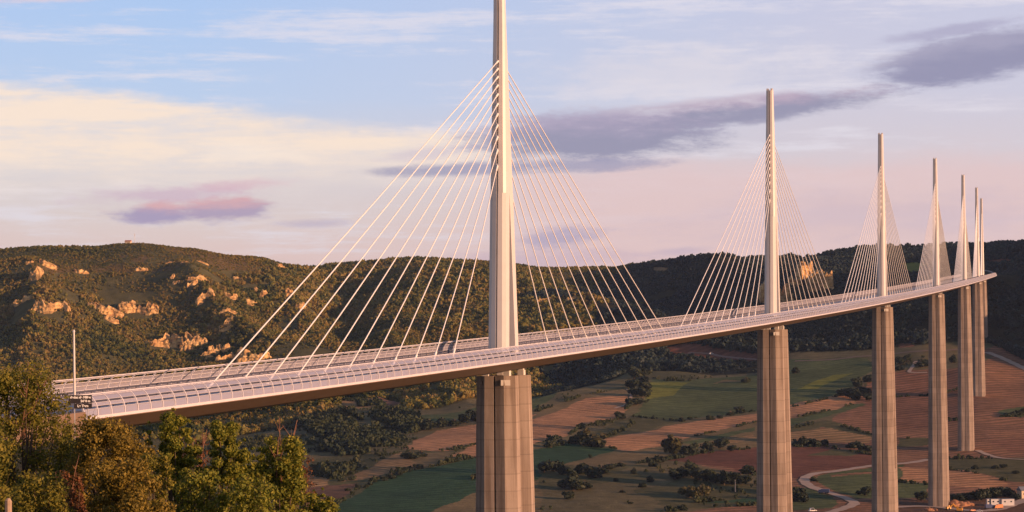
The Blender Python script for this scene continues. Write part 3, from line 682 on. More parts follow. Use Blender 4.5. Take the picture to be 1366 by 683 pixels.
def vground(x, y):
    u = x*F/y; i = np.clip(np.searchsorted(Ug, u)-1, 0, nc-2); w = np.clip((u-Ug[i])/(Ug[i+1]-Ug[i]), 0, 1)
    j = np.clip(np.searchsorted(Dg, y)-1, 0, nr-2); k = np.clip((y-Dg[j])/(Dg[j+1]-Dg[j]), 0, 1)
    return (Zg[j, i]*(1-w)+Zg[j, i+1]*w)*(1-k)+(Zg[j+1, i]*(1-w)+Zg[j+1, i+1]*w)*k
n = 460000
D = np.sqrt(RNG.random(n)*(4100**2-2000**2)+2000**2); U = RNG.uniform(-800, 900, n); X = U*D/F
V_ = lookup(Vg, X, D); ok = (lookup(hillw, X, D) > .3) & ~lookup(OPEN, X, D)
tp = lookup(top, X, D)
den = np.clip(.95+fbm(X, D, 90, 3, 55)*.6-1.0*(fbm(X, D, 46, 3, 58) > .52), 0, 1); den = np.where(tp, .75+.25*(fbm(X, D, 60, 2, 66) > .0), den)
ok &= RNG.random(n) < den
for s in np.arange(2240, 2560, 10.0):                       # keep the far road clear
    x, y, z, th = axis(float(s)); ok &= np.hypot(X-x, D-y) > 24
for (px, py, w, h) in CLIFFS:
    p = at(px, py+h*.6, 1900); sc = p.y/F
    ok &= ~((np.abs(X-p.x) < w*(.6 if h > 20 else .45)*sc) & (D < p.y+6) & (D > p.y-(55 if h > 20 else 14)))
X, D = X[ok], D[ok]; sz = (1.0+3.2*RNG.random(len(X))**2.2)*np.clip(1+.7*fbm(X, D, 160, 3, 63), .55, 1.7)*np.where(lookup(top, X, D), .62, 1.0)
sz *= np.where(fbm(X, D, 120, 2, 91) > .3, .75, 1.0)
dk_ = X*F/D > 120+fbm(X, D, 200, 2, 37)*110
P3 = np.stack([X, D, vground(X, D)-.3*sz], 1)
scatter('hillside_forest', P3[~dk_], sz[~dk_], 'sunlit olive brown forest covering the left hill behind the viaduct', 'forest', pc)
scatter('shade_toned_forest', P3[dk_], sz[dk_], 'dark blue green forest behind the far piers, hillside shade painted into its colour', 'forest', pc2)
# woods and scrub on the left valley slope
def in_px(polys, X, Y):
    r = np.zeros(X.shape, bool)
    for P in polys: r |= inside([(q.x, q.y) for q in (at(*p) for p in P)], X, Y)
    return r
WOOD = [[(478, 541), (500, 538), (562, 560), (566, 572), (545, 580), (500, 560)], [(426, 600), (470, 578), (525, 590), (530, 600), (490, 618), (450, 640), (428, 636)], [(400, 545), (470, 552), (520, 582), (430, 585), (380, 560)]]
n = 24000; D = np.sqrt(RNG.random(n)*(2500**2-1500**2)+1500**2); U = RNG.uniform(-480, -60, n); X = U*D/F
w1 = in_px(WOOD, X, D); w2 = in_px([[(230, 560), (300, 545), (430, 510), (510, 545), (545, 585), (520, 600), (440, 640), (400, 632), (300, 650), (230, 650)]], X, D) & (fbm(X, D, 70, 3, 14) > .05)
ok = (w1 & (RNG.random(n) < .8) & (fbm(X, D, 90, 3, 29) > -.35)) | (w2 & (RNG.random(n) < .38)); ok &= lookup(hillw, X, D) < .6
X, D = X[ok], D[ok]
scatter('valley_wood', np.stack([X, D, vground(X, D)-1], 1), np.where(in_px(WOOD, X, D), RNG.uniform(1.8, 3.8, len(X)), RNG.uniform(.9, 2.2, len(X))), 'dark wood and scrub on the slope left of the nearest pier', 'wood', pc3)

HEDGES = [[(716, 591), (750, 584), (779, 569), (822, 560), (839, 541)], [(845, 556), (910, 561), (1008, 548)], [(806, 585), (845, 565)], [(848, 603), (928, 582), (1008, 563)], [(503, 638), (560, 626), (635, 611), (700, 601)],
 [(537, 598), (575, 601), (603, 600), (640, 592)], [(601, 610), (640, 611)], [(452, 642), (503, 636), (556, 622)], [(447, 674), (503, 639)], [(1056, 558), (1126, 544), (1141, 538)], [(1058, 596), (1103, 596), (1162, 607)], [(1083, 639), (1094, 648), (1115, 657)],
 [(884, 615), (928, 606), (1008, 598)], [(753, 621), (809, 624), (884, 615)], [(700, 602), (759, 591), (824, 599)], [(1056, 572), (1100, 562), (1165, 580)], [(1262, 626), (1300, 631), (1340, 642)], [(1195, 643), (1240, 647)], [(1195, 586), (1240, 584)],
 [(862, 537), (872, 508), (925, 508)], [(928, 671), (1008, 663)], [(854, 686), (928, 679), (1008, 674)], [(1060, 543), (1126, 526), (1150, 502)], [(716, 549), (779, 527), (836, 518)], [(630, 640), (700, 628), (753, 621)], [(1300, 560), (1340, 556), (1390, 556)], [(1262, 613), (1400, 612)], [(1190, 530), (1240, 528), (1300, 515)], [(1195, 565), (1290, 560)]]
hp_, hs_ = [], []
for k, line in enumerate(HEDGES):
    W = [at(*p) for p in line]
    for a, b in zip(W[:-1], W[1:]):
        for i in range(int((b-a).length/1.6)):
            q = a.lerp(b, RNG.random()); gap = mnoise.noise(Vector((q.x*.03, q.y*.03, k)))
            if gap < -.12: continue
            hp_.append((q.x+RNG.normal()*.9, q.y+RNG.normal()*1.2)); hs_.append(RNG.uniform(.5, 1.3)*(1+max(0, gap)*1.6))
hp_ = np.array(hp_); hs_ = np.array(hs_)
scatter('field_hedge', np.stack([hp_[:, 0], hp_[:, 1], vground(hp_[:, 0], hp_[:, 1])-.4], 1), hs_, 'thin dark hedges and rough banks along the field edges', 'hedge', pc3)
n = 9000; D = np.sqrt(RNG.random(n)*(2450**2-1400**2)+1400**2); U = RNG.uniform(-300, 720, n); X = U*D/F
ok = ~lookup(OPEN, X, D) & (fbm(X, D, 80, 3, 47) > .25) & (lookup(hillw, X, D) < .1); X, D = X[ok], D[ok]
scatter('scrub', np.stack([X, D, vground(X, D)-.3], 1), RNG.uniform(.5, 1.5, len(X)), 'low scrub on the rough olive ground between the fields', 'scrub', pc3)

# single trees of the valley
vcrown = [crown_mesh('crown', 70+k, 650, .15, (1, 1, q), 11) for k, q in enumerate((.95, 1.15, .85, 1.05, .75))]
for k, me in enumerate(vcrown): me.materials.append(M['valleyleaf'])
vcrown_w = [crown_mesh('crown', 80+k, 650, .15, (1, 1, q), 11) for k, q in enumerate((.95, 1.1))]
for me in vcrown_w: me.materials.append(M['valleyleaf_warm'])
tb = MB(); tb.loft([[(r*math.cos(a), r*math.sin(a), z) for a in np.linspace(0, 2*math.pi, 8)[:-1]] for z, r in ((-.3, .11), (.3, .08), (.9, .05), (1.3, .02))])
for a in (0, 2.1, 4.2): tb.tube((0, 0, .55), (.5*math.cos(a), .5*math.sin(a), 1.05), .05, .02, n=5)
trunk_me = tb.mesh('trunk'); trunk_me.materials.append(M['bark'])
ORD = ['first', 'second', 'third', 'fourth', 'fifth', 'sixth', 'seventh', 'eighth', 'ninth', 'tenth', 'eleventh', 'twelfth', 'thirteenth', 'fourteenth']
def vtree(px, py, r, label, group, warm=False, lift=.15, cat='tree', name='hedgerow_tree'):
    p = at(px, py); R = r*1.06*p.y/F
    t = empty(name, (p.x, p.y, p.z), random.uniform(0, 6.28)); tag(t, label, cat, group)
    c = link('crown', random.choice(vcrown_w if warm else vcrown), (), t, (0, 0, R*lift)); c.scale = (R*random.uniform(.9, 1.25), R, R*random.uniform(.62, .98))
    k = link('trunk', trunk_me, (), t); k.scale = (R, R, R)
    return t
ROWS = [
 ('in row above left orange field', 'trees beside the nearest pier', [(572, 573, 10), (590, 570, 9), (606, 568, 8), (620, 565, 8), (633, 561, 10)]),
 ('in tree line beside green meadow', 'trees along the meadow edge', [(846, 505, 9), (857, 503, 9), (843, 518, 9), (854, 514, 9), (862, 520, 7), (848, 528, 9), (857, 530, 7), (842, 541, 8), (850, 540, 7), (827, 558, 7)]),
 ('in clump at orange field corner', 'bushes by the orange field', [(735, 597, 7), (750, 594, 6), (766, 592, 8), (778, 592, 11), (792, 596, 11), (802, 597, 6)]),
 ('in dark clump right of nearest pier', 'dark clump right of the nearest pier', [(726, 630, 10), (738, 629, 10), (750, 633, 9), (762, 639, 9), (775, 632, 10), (789, 637, 11), (802, 632, 10), (813, 626, 7), (752, 652, 10), (765, 654, 11), (780, 652, 9), (758, 666, 8)]),
 ('in loose row above red ploughed field', 'trees above the ploughed field', [(899, 606, 12), (915, 606, 8), (925, 606, 8), (945, 603, 8), (962, 598, 10), (976, 602, 6)]),
 ('in thick hedge below red ploughed field', 'thick hedge below the ploughed field', [(899, 639, 9), (911, 637, 10), (922, 636, 10), (933, 640, 10), (944, 642, 10), (955, 645, 9), (966, 647, 9), (977, 646, 8), (990, 646, 8), (996, 632, 9)]),
 ('in pale clump below the thick hedge', 'pale clump on the grass', [(920, 664, 9), (930, 666, 8), (941, 662, 9)]),
 ('on meadow edge left of second pier', 'bushes on the meadow edge', [(910, 562, 5), (947, 560, 5), (960, 558, 4), (975, 554, 6), (988, 551, 7), (995, 510, 6)]),
 ('in dark group between second and third piers', 'dark group between two piers', [(1061, 498, 5), (1124, 528, 8), (1133, 531, 8), (1142, 533, 8), (1152, 524, 9), (1158, 510, 8), (1160, 534, 8), (1144, 516, 7)]),
 ('in row above red soil right of second pier', 'bushes above the red soil', [(1062, 594, 6), (1071, 595, 7), (1081, 594, 7), (1091, 595, 7), (1101, 594, 5), (1132, 597, 5), (1139, 598, 7), (1149, 601, 6), (1158, 603, 6)]),
 ('beside winding dirt road near second pier', 'bushes by the winding road', [(1062, 668, 10), (1073, 670, 7), (1155, 661, 7), (1146, 660, 4)]),
 ('in dark row behind fourth pier foot', 'dark row behind the fourth pier', [(1229, 668, 9), (1276, 668, 8), (1286, 667, 8), (1296, 667, 8), (1306, 668, 8), (1316, 665, 8), (1326, 664, 8), (1336, 662, 9), (1345, 662, 9), (1353, 666, 7)]),
 ('on grass strip right of fourth pier', 'bushes on the right grass strip', [(1300, 626, 5), (1327, 625, 5), (1338, 624, 4), (1355, 632, 4)]),
 ('on red slope at the right edge', 'shrubs on the red slope', [(1342, 554, 4), (1350, 555, 5), (1359, 554, 5), (1367, 553, 5)]),
 ('by white track between third and fourth piers', 'trees by the white track', [(1202, 486, 7), (1211, 482, 7), (1229, 490, 7), (1237, 488, 7), (1272, 484, 5), (1199, 494, 6)]),
 ('on olive slope in the valley middle', 'small bushes on the olive slope', [(830, 657, 4), (857, 650, 5), (868, 643, 5), (846, 632, 4), (870, 622, 6), (829, 622, 5), (880, 617, 7), (822, 642, 3), (841, 672, 3)]),
 ('on brown bank left of nearest pier', 'hedge along the green field', [(512, 641, 5), (522, 638, 6), (533, 634, 5), (477, 650, 4), (560, 625, 5), (548, 612, 9), (562, 609, 8), (464, 655, 4)]),
]
for where, group, pts in ROWS:
    pts = sorted(pts); kind = 'bush' if sum(p[2] for p in pts)/len(pts) < 6.3 else 'tree'
    for k, (px, py, r) in enumerate(pts):
        sz_ = 'large' if r >= 10 else 'round' if r >= 7 else 'small'
        vtree(px, py, r, f"{sz_} {kind}, {ORD[k]} from left {where}", group, warm=('pale' in where) or (px, py) in ((899, 606), (778, 592), (792, 596)), lift=-.3 if kind == 'bush' else -.08, cat=kind, name='hedgerow_tree' if kind == 'tree' else 'bush')
# lone tree with a sunlit trunk
p = at(981, 656); t = empty('lone_tree', p); tag(t, 'lone tree with a pale bare trunk left of the second pier', 'tree')
b = MB(); b.tube((0, 0, -.5), (0, 0, 8.5), .42, .28, n=8); b.tube((0, 0, 7), (1.2, 0, 10.5), .2, .08); b.tube((0, 0, 7), (-1.1, .4, 10.5), .2, .08); b.build('trunk', M['palebark'], t)
c = link('crown', vcrown[0], (), t, (0, 0, 7.6)); c.scale = (3.6, 3.6, 3.4)

# foreground trees
def fg_tree(name, px, D, top_py, Rpx, n, leaf, mat, label, seed, spiky=False, cat='tree', zs=1.0, lobn=44, squat=.8, barktwig=False, aspect=.62):
    r = np.random.default_rng(seed); u, v = unroll(px, top_py); X, Zt = u*D/F, -v*D/F
    g0 = ground(X, D); H = Zt-g0; R = Rpx*D/F
    t = empty(name, (X, D, g0)); tag(t, label, cat)
    wood = MB(); L = []
    hb = H*.16
    wood.tube((0, 0, -.4), (0, 0, hb), .055*H*.4, .04*H*.4, n=8)
    for k in range(lobn):
        f = (k+.5)/lobn; a = k*2.399+r.random()*.8
        zc = H*(.10+.86*f**.85); env = math.sin(math.pi*min(1, .22+.78*(1-f)**.8)*.5) if spiky else math.sqrt(max(.05, 1-((f-.38)/.66)**2))
        rho = R*env*(.35+.65*r.random()); c = np.array([rho*math.cos(a), rho*math.sin(a), zc])
        rl = R*(.20+.17*r.random())*(1-.3*f if spiky else 1)
        L.append([*c, rl])
        st = Vector((0, 0, hb*(.75+.25*r.random()))); e = Vector(c); mid = st.lerp(e, .5)+Vector((r.normal()*.12, r.normal()*.12, .25))*R*.5
        w0 = .028*H*.3
        wood.tube(st, mid, w0, w0*.6, n=6); wood.tube(mid, e, w0*.6, w0*.18, n=5)
        for q in range(5):
            dv = Vector(r.normal(size=3)); dv.z = abs(dv.z)*.9+.2; dv.normalize()
            wood.tube(e, e+dv*rl*(.8+.6*r.random()), w0*.16, w0*.05, n=4)
    L = np.array(L)
    if spiky:       # upright leading shoots
        ext = []
        for k in range(9):
            a = r.random()*6.28; rho = R*.75*r.random()**.6; zt = H*(.84+.2*r.random()*(1-rho/R*.5))
            for q in range(5): ext.append([rho*math.cos(a), rho*math.sin(a), zt-q*H*.045, R*(.05+.035*q)])
        L = np.vstack([L, ext])
    Vv, Fq, ti = cards(int(n*2.3), .05, leaf*.72, seed+3, aspect, (1, 1, squat), L)
    link('foliage', npmesh('foliage', Vv, Fq, False, {'tint': ti}), mat, t)
    wood.build('trunk', M['bark'], t)
    if barktwig:
        tw = MB()
        for k in range(barktwig):
            a = r.random()*6.28; rho = R*.6*r.random(); b0 = Vector((rho*math.cos(a), rho*math.sin(a), H*.7)); d = Vector((r.normal()*.3, r.normal()*.3, 1)).normalized()
            e = b0+d*H*(.26+.12*r.random()); tw.tube(b0, e, .03, .01, n=4)
            for q in range(7):
                f = .35+.6*r.random(); s0 = b0.lerp(e, f); tw.tube(s0, s0+Vector((r.normal()*.4, r.normal()*.4, .7)).normalized()*H*.1*r.random(), .014, .005, n=3)
        tw.build('bare_twig', M['twig'], t)
    return t
M['fg_dark'] = leafmat('oak_leaf', [(.040, .054, .010), (.105, .112, .018), (.225, .195, .030), (.34, .26, .04)], .4)
M['fg_gold'] = leafmat('holm_oak_leaf', [(.06, .048, .010), (.14, .105, .018), (.24, .17, .028), (.34, .25, .045)], .3)
M['fg_green'] = leafmat('ash_leaf', [(.040, .058, .010), (.12, .145, .020), (.25, .24, .032), (.40, .34, .05)], .4)
M['fg_red'] = leafmat('dry_leaf', [(.08, .03, .015), (.15, .06, .025), (.22, .10, .04)], .25)
fg_tree('oak_tree', 22, 72, 490, 78, 15000, .055, M['fg_dark'], 'loose dark green oak at the left edge with bare twigs on top', 101, False, barktwig=5, lobn=56, squat=.9)
fg_tree('oak_tree', -70, 66, 515, 95, 9000, .06, M['fg_dark'], 'dark oak cut by the left edge behind the fence post', 131, False, lobn=40)
fg_tree('oak_tree', 88, 76, 548, 46, 2600, .055, M['fg_dark'], 'thin dark oak shoots in front of the road sign', 103, True, lobn=26)
fg_tree('holm_oak', 140, 70, 556, 66, 16000, .05, M['fg_gold'], 'dense golden brown round holm oak below the end of the deck', 104, False, lobn=60, squat=.85, aspect=.7)
fg_tree('holm_oak', 165, 60, 615, 60, 9000, .05, M['fg_gold'], 'low golden brown bush at the bottom in front of the holm oak', 105, False, lobn=40, cat='bush')
fg_tree('ash_tree', 230, 71, 543, 46, 12500, .055, M['fg_green'], 'bright green ash with a pointed top right of the holm oak', 106, True)
fg_tree('ash_tree', 298, 73, 554, 46, 11500, .055, M['fg_green'], 'middle bright green ash between the two other ashes', 107, True)
fg_tree('ash_tree', 374, 69, 576, 60, 13500, .055, M['fg_green'], 'wide bright green ash at the right end of the foreground trees', 108, True, barktwig=3)
fg_tree('ash_tree', 425, 64, 655, 38, 4000, .055, M['fg_green'], 'low green bush top at the bottom right of the foreground trees', 109, True, cat='bush')
fg_tree('dry_shrub', 262, 76, 575, 34, 1500, .045, M['fg_red'], 'thin reddish dry shrub between the first two ashes', 110, True, cat='shrub', barktwig=2)
fg_tree('dry_shrub', 400, 74, 600, 34, 1300, .045, M['fg_red'], 'thin reddish dry shrub behind the widest ash', 111, True, cat='shrub', barktwig=2)
fg_tree('dry_shrub', 90, 62, 625, 40, 2200, .045, M['fg_red'], 'reddish dry shrub below the dark oak shoots', 112, True, cat='shrub', barktwig=2)
fg_tree('bush', 262, 63, 622, 48, 5000, .05, M['fg_green'], 'green bush at the bottom between holm oak and middle ash', 121, False, cat='bush')
fg_tree('bush', 335, 62, 632, 50, 5000, .05, M['fg_green'], 'green bush at the bottom between middle and widest ash', 122, False, cat='bush')
fg_tree('bush', 55, 60, 628, 55, 5000, .05, M['fg_dark'], 'dark bush at the bottom right of the wooden fence post', 123, False, cat='bush')
fg_tree('bush', 205, 66, 600, 40, 4500, .05, M['fg_dark'], 'dark bush tucked between the golden oak and first ash', 124, False, cat='bush')
u, v = unroll(10, 668); Dp = 52; g0 = ground(u*Dp/F, Dp); b = MB(); hp = -v*Dp/F-g0
b.tube((0, 0, -.3), (0.02, 0, hp), .09, .08, n=8); b.tube((.02, 0, hp), (.03, 0, hp+.06), .08, .03, n=8)
tag(b.build('fence_post', M['wood'], None, (u*Dp/F, Dp, g0)), 'weathered wooden fence post at the bottom left corner', 'post')

# ------------------------------------------------------------------ lamp mast and road sign at the near end
Dp = 322; u, v = unroll(98.5, 443); X = u*Dp/F; zt = -v*Dp/F; g0 = ground(X, Dp)
lp = empty('lamp_mast', (X, Dp, g0)); tag(lp, 'tall slim pale mast standing at the near end of the deck', 'mast')
b = MB(); b.tube((0, 0, -.3), (0, 0, .9), .24, .24, n=10); b.tube((0, 0, .9), (0, 0, zt-g0), .19, .13, n=10); b.build('pole', M['steel'], lp)
b = MB(); b.tube((0, 0, zt-g0), (0, 0, zt-g0+.35), .22, .1, n=8); b.build('lamp_head', M['steel'], lp)
Dp = 300; u, v = unroll(107, 527); X = u*Dp/F; zt = -v*Dp/F; g0 = ground(X, Dp); k = Dp/F
sg = empty('road_sign', (X, Dp, g0)); tag(sg, 'dark road sign on two posts reading Viaduc de Millau and Le Tarn', 'sign')
b = MB()
for xx in (-8*k, 10*k): b = MB(); b.tube((xx, .12, -.3), (xx, .12, zt-g0-.1), .07, n=8); b.build('post', M['rail'], sg)
def panel(w, h, xc, zc, lines):
    m = MB(); m.box((xc, 0, zc), (w, .09, h)); pn = m.build('panel', M['signblack'], sg)
    for txt, x, z, size in lines:
        c = bpy.data.curves.new('lettering', 'FONT'); c.body = txt; c.size = size; c.align_x = 'CENTER'; c.align_y = 'CENTER'; c.extrude = .006; c.offset = .022
        tmp = bpy.data.objects.new('lettering', c); COL.objects.link(tmp); me = bpy.data.meshes.new_from_object(tmp.evaluated_get(bpy.context.evaluated_depsgraph_get())); bpy.data.objects.remove(tmp)
        me.materials.clear(); o = link('lettering', me, M['signwhite'], pn, (xc+x, -.062, zc+z)); o.rotation_euler = (rad(90), 0, 0)
ztop = zt-g0
panel(31*k, 11*k, 0, ztop-5.5*k, [('Viaduc de Millau', 0, 2.4*k, 4.3*k), ('2460 m', 7*k, -2.6*k, 4.2*k)])
panel(24*k, 6.6*k, 3.5*k, ztop-14.6*k, [('Le Tarn', 0, 0, 4.6*k)])

# ------------------------------------------------------------------ the evening air
hm = bpy.data.materials.new('evening_air'); hm.use_nodes = True; ht = hm.node_tree
for q in list(ht.nodes): ht.nodes.remove(q)
ho = ht.nodes.new('ShaderNodeOutputMaterial'); hv = ht.nodes.new('ShaderNodeVolumePrincipled')
hv.inputs['Density'].default_value = 2.0e-5; hv.inputs['Color'].default_value = (.50, .66, 1.0, 1); hv.inputs['Anisotropy'].default_value = .1
ht.links.new(hv.outputs[0], ho.inputs['Volume'])
b = MB(); z0, z1 = float(Zg.min())-3, 285.0; b.box((0, 3270, (z0+z1)/2), (17000, 6620, z1-z0))
tag(b.build('haze', hm), kind='stuff')

# ------------------------------------------------------------------ vehicles
def car(name, mat, loc, rz, label, cat='car', L=4.3, W=1.75, H=1.45, parent=None):
    t = empty(name, loc, rz); tag(t, label, cat)
    m = MB()
    prof = [(-L/2, .3), (-L/2, .75), (-L*.44, .85), (-L*.40, .9), (-L*.12, .92), (L*.22, .95), (L*.42, .88), (L/2, .72), (L/2, .3)]
    m.loft([[(x, y, z) for x, z in prof] for y in (-W/2, W/2)]); m.build('body', mat, t)
    m = MB(); cb = [(-L*.40, .90), (-L*.30, H-.06), (-L*.05, H), (L*.12, H-.04), (L*.26, .93)]
    m.loft([[(x, y*(.9 if z > 1 else 1), z) for x, z in cb] for y in (-W*.46, W*.46)]); cab = m.build('cabin', mat, t)
    m = MB()
    for y in (-1, 1): m.quad([(-L*.34, y*(W*.46+.012), .95), (L*.22, y*(W*.46+.012), .95), (L*.11, y*(W*.42+.03), H-.1), (-L*.27, y*(W*.42+.03), H-.1)])
    m.build('window', M['glass'], cab)
    for x in (-L*.3, L*.3):
        for y in (-1, 1):
            m = MB(); m.tube((x, y*(W/2-.18), .32), (x, y*(W/2+.02), .32), .32, n=14); m.build('wheel', M['rubber'], t)
    return t
def lorry(name, mat, loc, rz, label, L=8.0, box=True, cat='lorry'):
    t = empty(name, loc, rz); tag(t, label, cat)
    m = MB(); m.box((-.9, 0, 1.95), (L-2.2, 2.4, 2.3)); m.build('cargo_box', mat, t)
    m = MB(); m.loft([[(x, y, z) for x, z in ((L/2-2.0, .6), (L/2-2.0, 2.7), (L/2-.5, 2.7), (L/2, 1.6), (L/2, .6))] for y in (-1.15, 1.15)]); c = m.build('cab', mat, t)
    m = MB(); m.quad([(L/2-.48, -1, 2.6), (L/2-.02, -1, 1.65), (L/2-.02, 1, 1.65), (L/2-.48, 1, 2.6)])
    m.v = [(x+.02, y, z+.01) for x, y, z in m.v]; m.build('windscreen', M['glass'], c)
    for x in (-L*.32, -L*.16, L*.36):
        for y in (-1, 1):
            w = MB(); w.tube((x, y*.9, .5), (x, y*1.22, .5), .5, n=14); w.build('wheel', M['rubber'], t)
    m = MB(); m.box((-.3, 0, .72), (L-.6, 1, .2)); m.build('chassis', M['rubber'], t)
    return t
def on_deck(s, t): x, y, z, th = axis(s); p = BP(s, t, .03); return p, math.pi/2-th
p, rz = on_deck(-28, 10); car('car', M['blue'], p, rz, 'dark blue car behind the near wind screen left of the nearest pylon')
p, rz = on_deck(-168, 10.4); car('delivery_van', M['grey'], p, rz, 'grey van behind the near wind screen above the green trees', 'van', 5.2, 1.95, 2.4)
p, rz = on_deck(2300, -6); car('car', M['blue'], p, rz, 'tiny dark car at the far tip of the curving deck')
p = at(1103, 659); lorry('lorry', M['blue'], (p.x-2, p.y, p.z+.4), rad(160), 'dark blue lorry on the bend of the winding dirt road')
p = at(1084, 683); car('delivery_van', M['white'], (p.x, p.y, p.z+.4), rad(20), 'white van at the bottom edge right of the second pier', 'van', 5.4, 2, 2.3)
p = at(1320, 679); lorry('lorry', M['blue'], p, rad(10), 'small dark blue lorry in front of the white cabins', 6.5)
p = at(1332, 679); lorry('lorry', M['orange'], p, rad(195), 'orange and pale lorry below the middle of the white cabins', 6.0)
p = at(1297, 682); car('car', M['orange'], p, rad(30), 'orange car left of the lorries on the building site')
p = at(1307, 683); car('car', M['white'], p, rad(-10), 'pale car between the orange car and the blue lorry')
p = at(949, 472.5); car('delivery_van', M['white'], p, rad(20), 'tiny white van on the bare red bank under the deck', 'van', 5.5, 2, 2.4)
def excavator(px, py, rz, label, sc=1.0, boom=True):
    p = at(px, py); t = empty('excavator', p, rz); tag(t, label, 'excavator', 'yellow machines on the building site'); t.scale = (sc,)*3
    for y in (-1.1, 1.1):
        m = MB(); m.loft([[(x, yy, z) for x, z in ((-1.9, .35), (-1.6, .8), (1.6, .8), (1.9, .35), (1.6, .02), (-1.6, .02))] for yy in (y-.3, y+.3)]); m.build('track', M['rubber'], t)
    m = MB(); m.box((-.5, 0, 1.5), (3.2, 2.5, 1.2), 0, 0, .92); m.box((-1.6, 0, 2.2), (.9, 2.3, .5)); m.build('body', M['yellow'], t)
    m = MB(); m.box((.55, .75, 2.5), (1.3, 1.0, 1.5), 0, 0, .85); cb = m.build('cab', M['yellow'], t)
    m = MB(); m.box((.62, .75, 2.6), (1.34, .8, .9)); m.build('window', M['glass'], cb)
    m = MB(); m.tube((.9, -.3, 1.8), (3.4, -.3, 4.4), .28, .22, n=6); m.tube((3.4, -.3, 4.4), (5.4, -.3, 2.4), .2, .16, n=6); m.build('boom', M['yellow'], t)
    m = MB(); m.loft([[(x, y, z) for x, z in ((5.2, 2.4), (5.9, 2.0), (5.6, 1.2), (4.8, 1.3))] for y in (-.9, .3)]); m.build('bucket', M['rubber'], t)
excavator(1279, 683, rad(160), 'yellow excavator working right of the fourth pier on the orange earth', 1.15)
excavator(1266, 680.5, rad(20), 'smaller yellow excavator close to the foot of the fourth pier', .95)
for px, py, w, h, nm in ((1276, 675, 26, 10, 'dirt_mound'), (1240, 681, 18, 6, 'dirt_mound'), (1292, 674, 18, 7, 'dirt_mound')):
    p = at(px, py); sc = p.y/F; v, f = ICO4; v = v.copy()
    r = np.array([1+.25*mnoise.noise(Vector(q)*2.2+Vector((px, 0, 0)))+.1*mnoise.noise(Vector(q)*6) for q in v]); v = v*r[:, None]*np.array([w*sc*.6, w*sc*.45, h*sc*.8]); 
    o = link(nm, npmesh(nm, v, f, True), M['mound'], None, (p.x, p.y, p.z-.5)); tag(o, kind='structure')
def cabin(px, w, label, py=675):
    p = at(px, py); sc = p.y/F; L = w*sc; t = empty('site_cabin', p, rad(4)); tag(t, label, 'site cabin', 'white cabins on the building site')
    m = MB(); m.box((0, 0, 2.5), (L, 3, 4.2)); bd = m.build('body', M['white'], t)
    m = MB(); m.box((0, 0, 4.72), (L+.25, 3.25, .2)); m.build('roof', M['rail'], t)
    nw = max(1, int(L/3))
    for k in range(nw):
        m = MB(); xx = -L/2+(k+.5)*L/nw; m.box((xx, -1.52, 3.1), (1.1, .06, .9)); m.build('window', M['glass'], t)
    m = MB()
    for xx in (-L/2+.4, L/2-.4): m.box((xx, 0, .15), (.5, 2.4, .5))
    m.build('footing', M['rubber'], t)
cabin(1318, 3.6, 'short white site cabin at the left end of the white row'); cabin(1327.5, 12.5, 'middle white site cabin in the row at the lower right'); cabin(1344, 17, 'longest white site cabin at the right end of the row')
# small farm building at the right edge
p = at(1372, 664); t = empty('farm_building', p, rad(15)); tag(t, 'pale building with slate roof cut by the right edge above the cabins', 'building')
m = MB(); m.box((0, 0, 2.5), (14, 7, 5.6)); m.build('wall', M['render'], t)
m = MB(); m.loft([[(x, y, z) for y, z in ((-4, 5.2), (0, 8), (4, 5.2))] for x in (-7.5, 7.5)]); m.build('roof', M['slate'], t)
for xx in (-5, -2, 1.5, 4.8): m = MB(); m.box((xx, -3.52, 3), (1.1, .08, 1.4)); m.build('window', M['glass'], t)
# the hilltop chapel
u, v = unroll(171, 322.5); jj = np.argmin(np.abs(Ug-u)); kk = int(np.argmax(np.where(Dg > 2500, -Vg[:, jj], -1e9))); Dp = Dg[kk]-12; X = u*Dp/F
t = empty('chapel', (X, Dp, ground(X, Dp)-1), rad(-12)); t.scale = (.85, .85, .75); tag(t, 'small sunlit house with red roof alone on top of the left hill', 'building')
m = MB(); m.box((0, 0, 3), (10.5, 6, 7)); m.build('wall', M['render'], t)
m = MB(); m.loft([[(x, y, z) for y, z in ((-3.6, 6.3), (0, 9), (3.6, 6.3))] for x in (-5.6, 5.6)]); m.build('roof', M['tile'], t)
for xx in (-3, 0, 3): m = MB(); m.box((xx, -3.02, 3.4), (.9, .08, 1.5)); m.build('window', M['glass'], t)
m = MB(); m.box((5.27, 0, 2), (.06, 1.3, 3.4)); m.build('door', M['wood'], t)
t = empty('radio_mast', (X+9.5, Dp+1, ground(X+9.5, Dp+1)-1)); tag(t, 'thin radio mast beside the small house on the left hilltop', 'mast')
m = MB(); m.tube((0, 0, 0), (0, 0, 17), .35, .18, n=6); m.build('pole', M['rail'], t); m = MB(); m.box((0, 0, 14), (1.6, .4, 1.6)); m.build('antenna', M['white'], t)

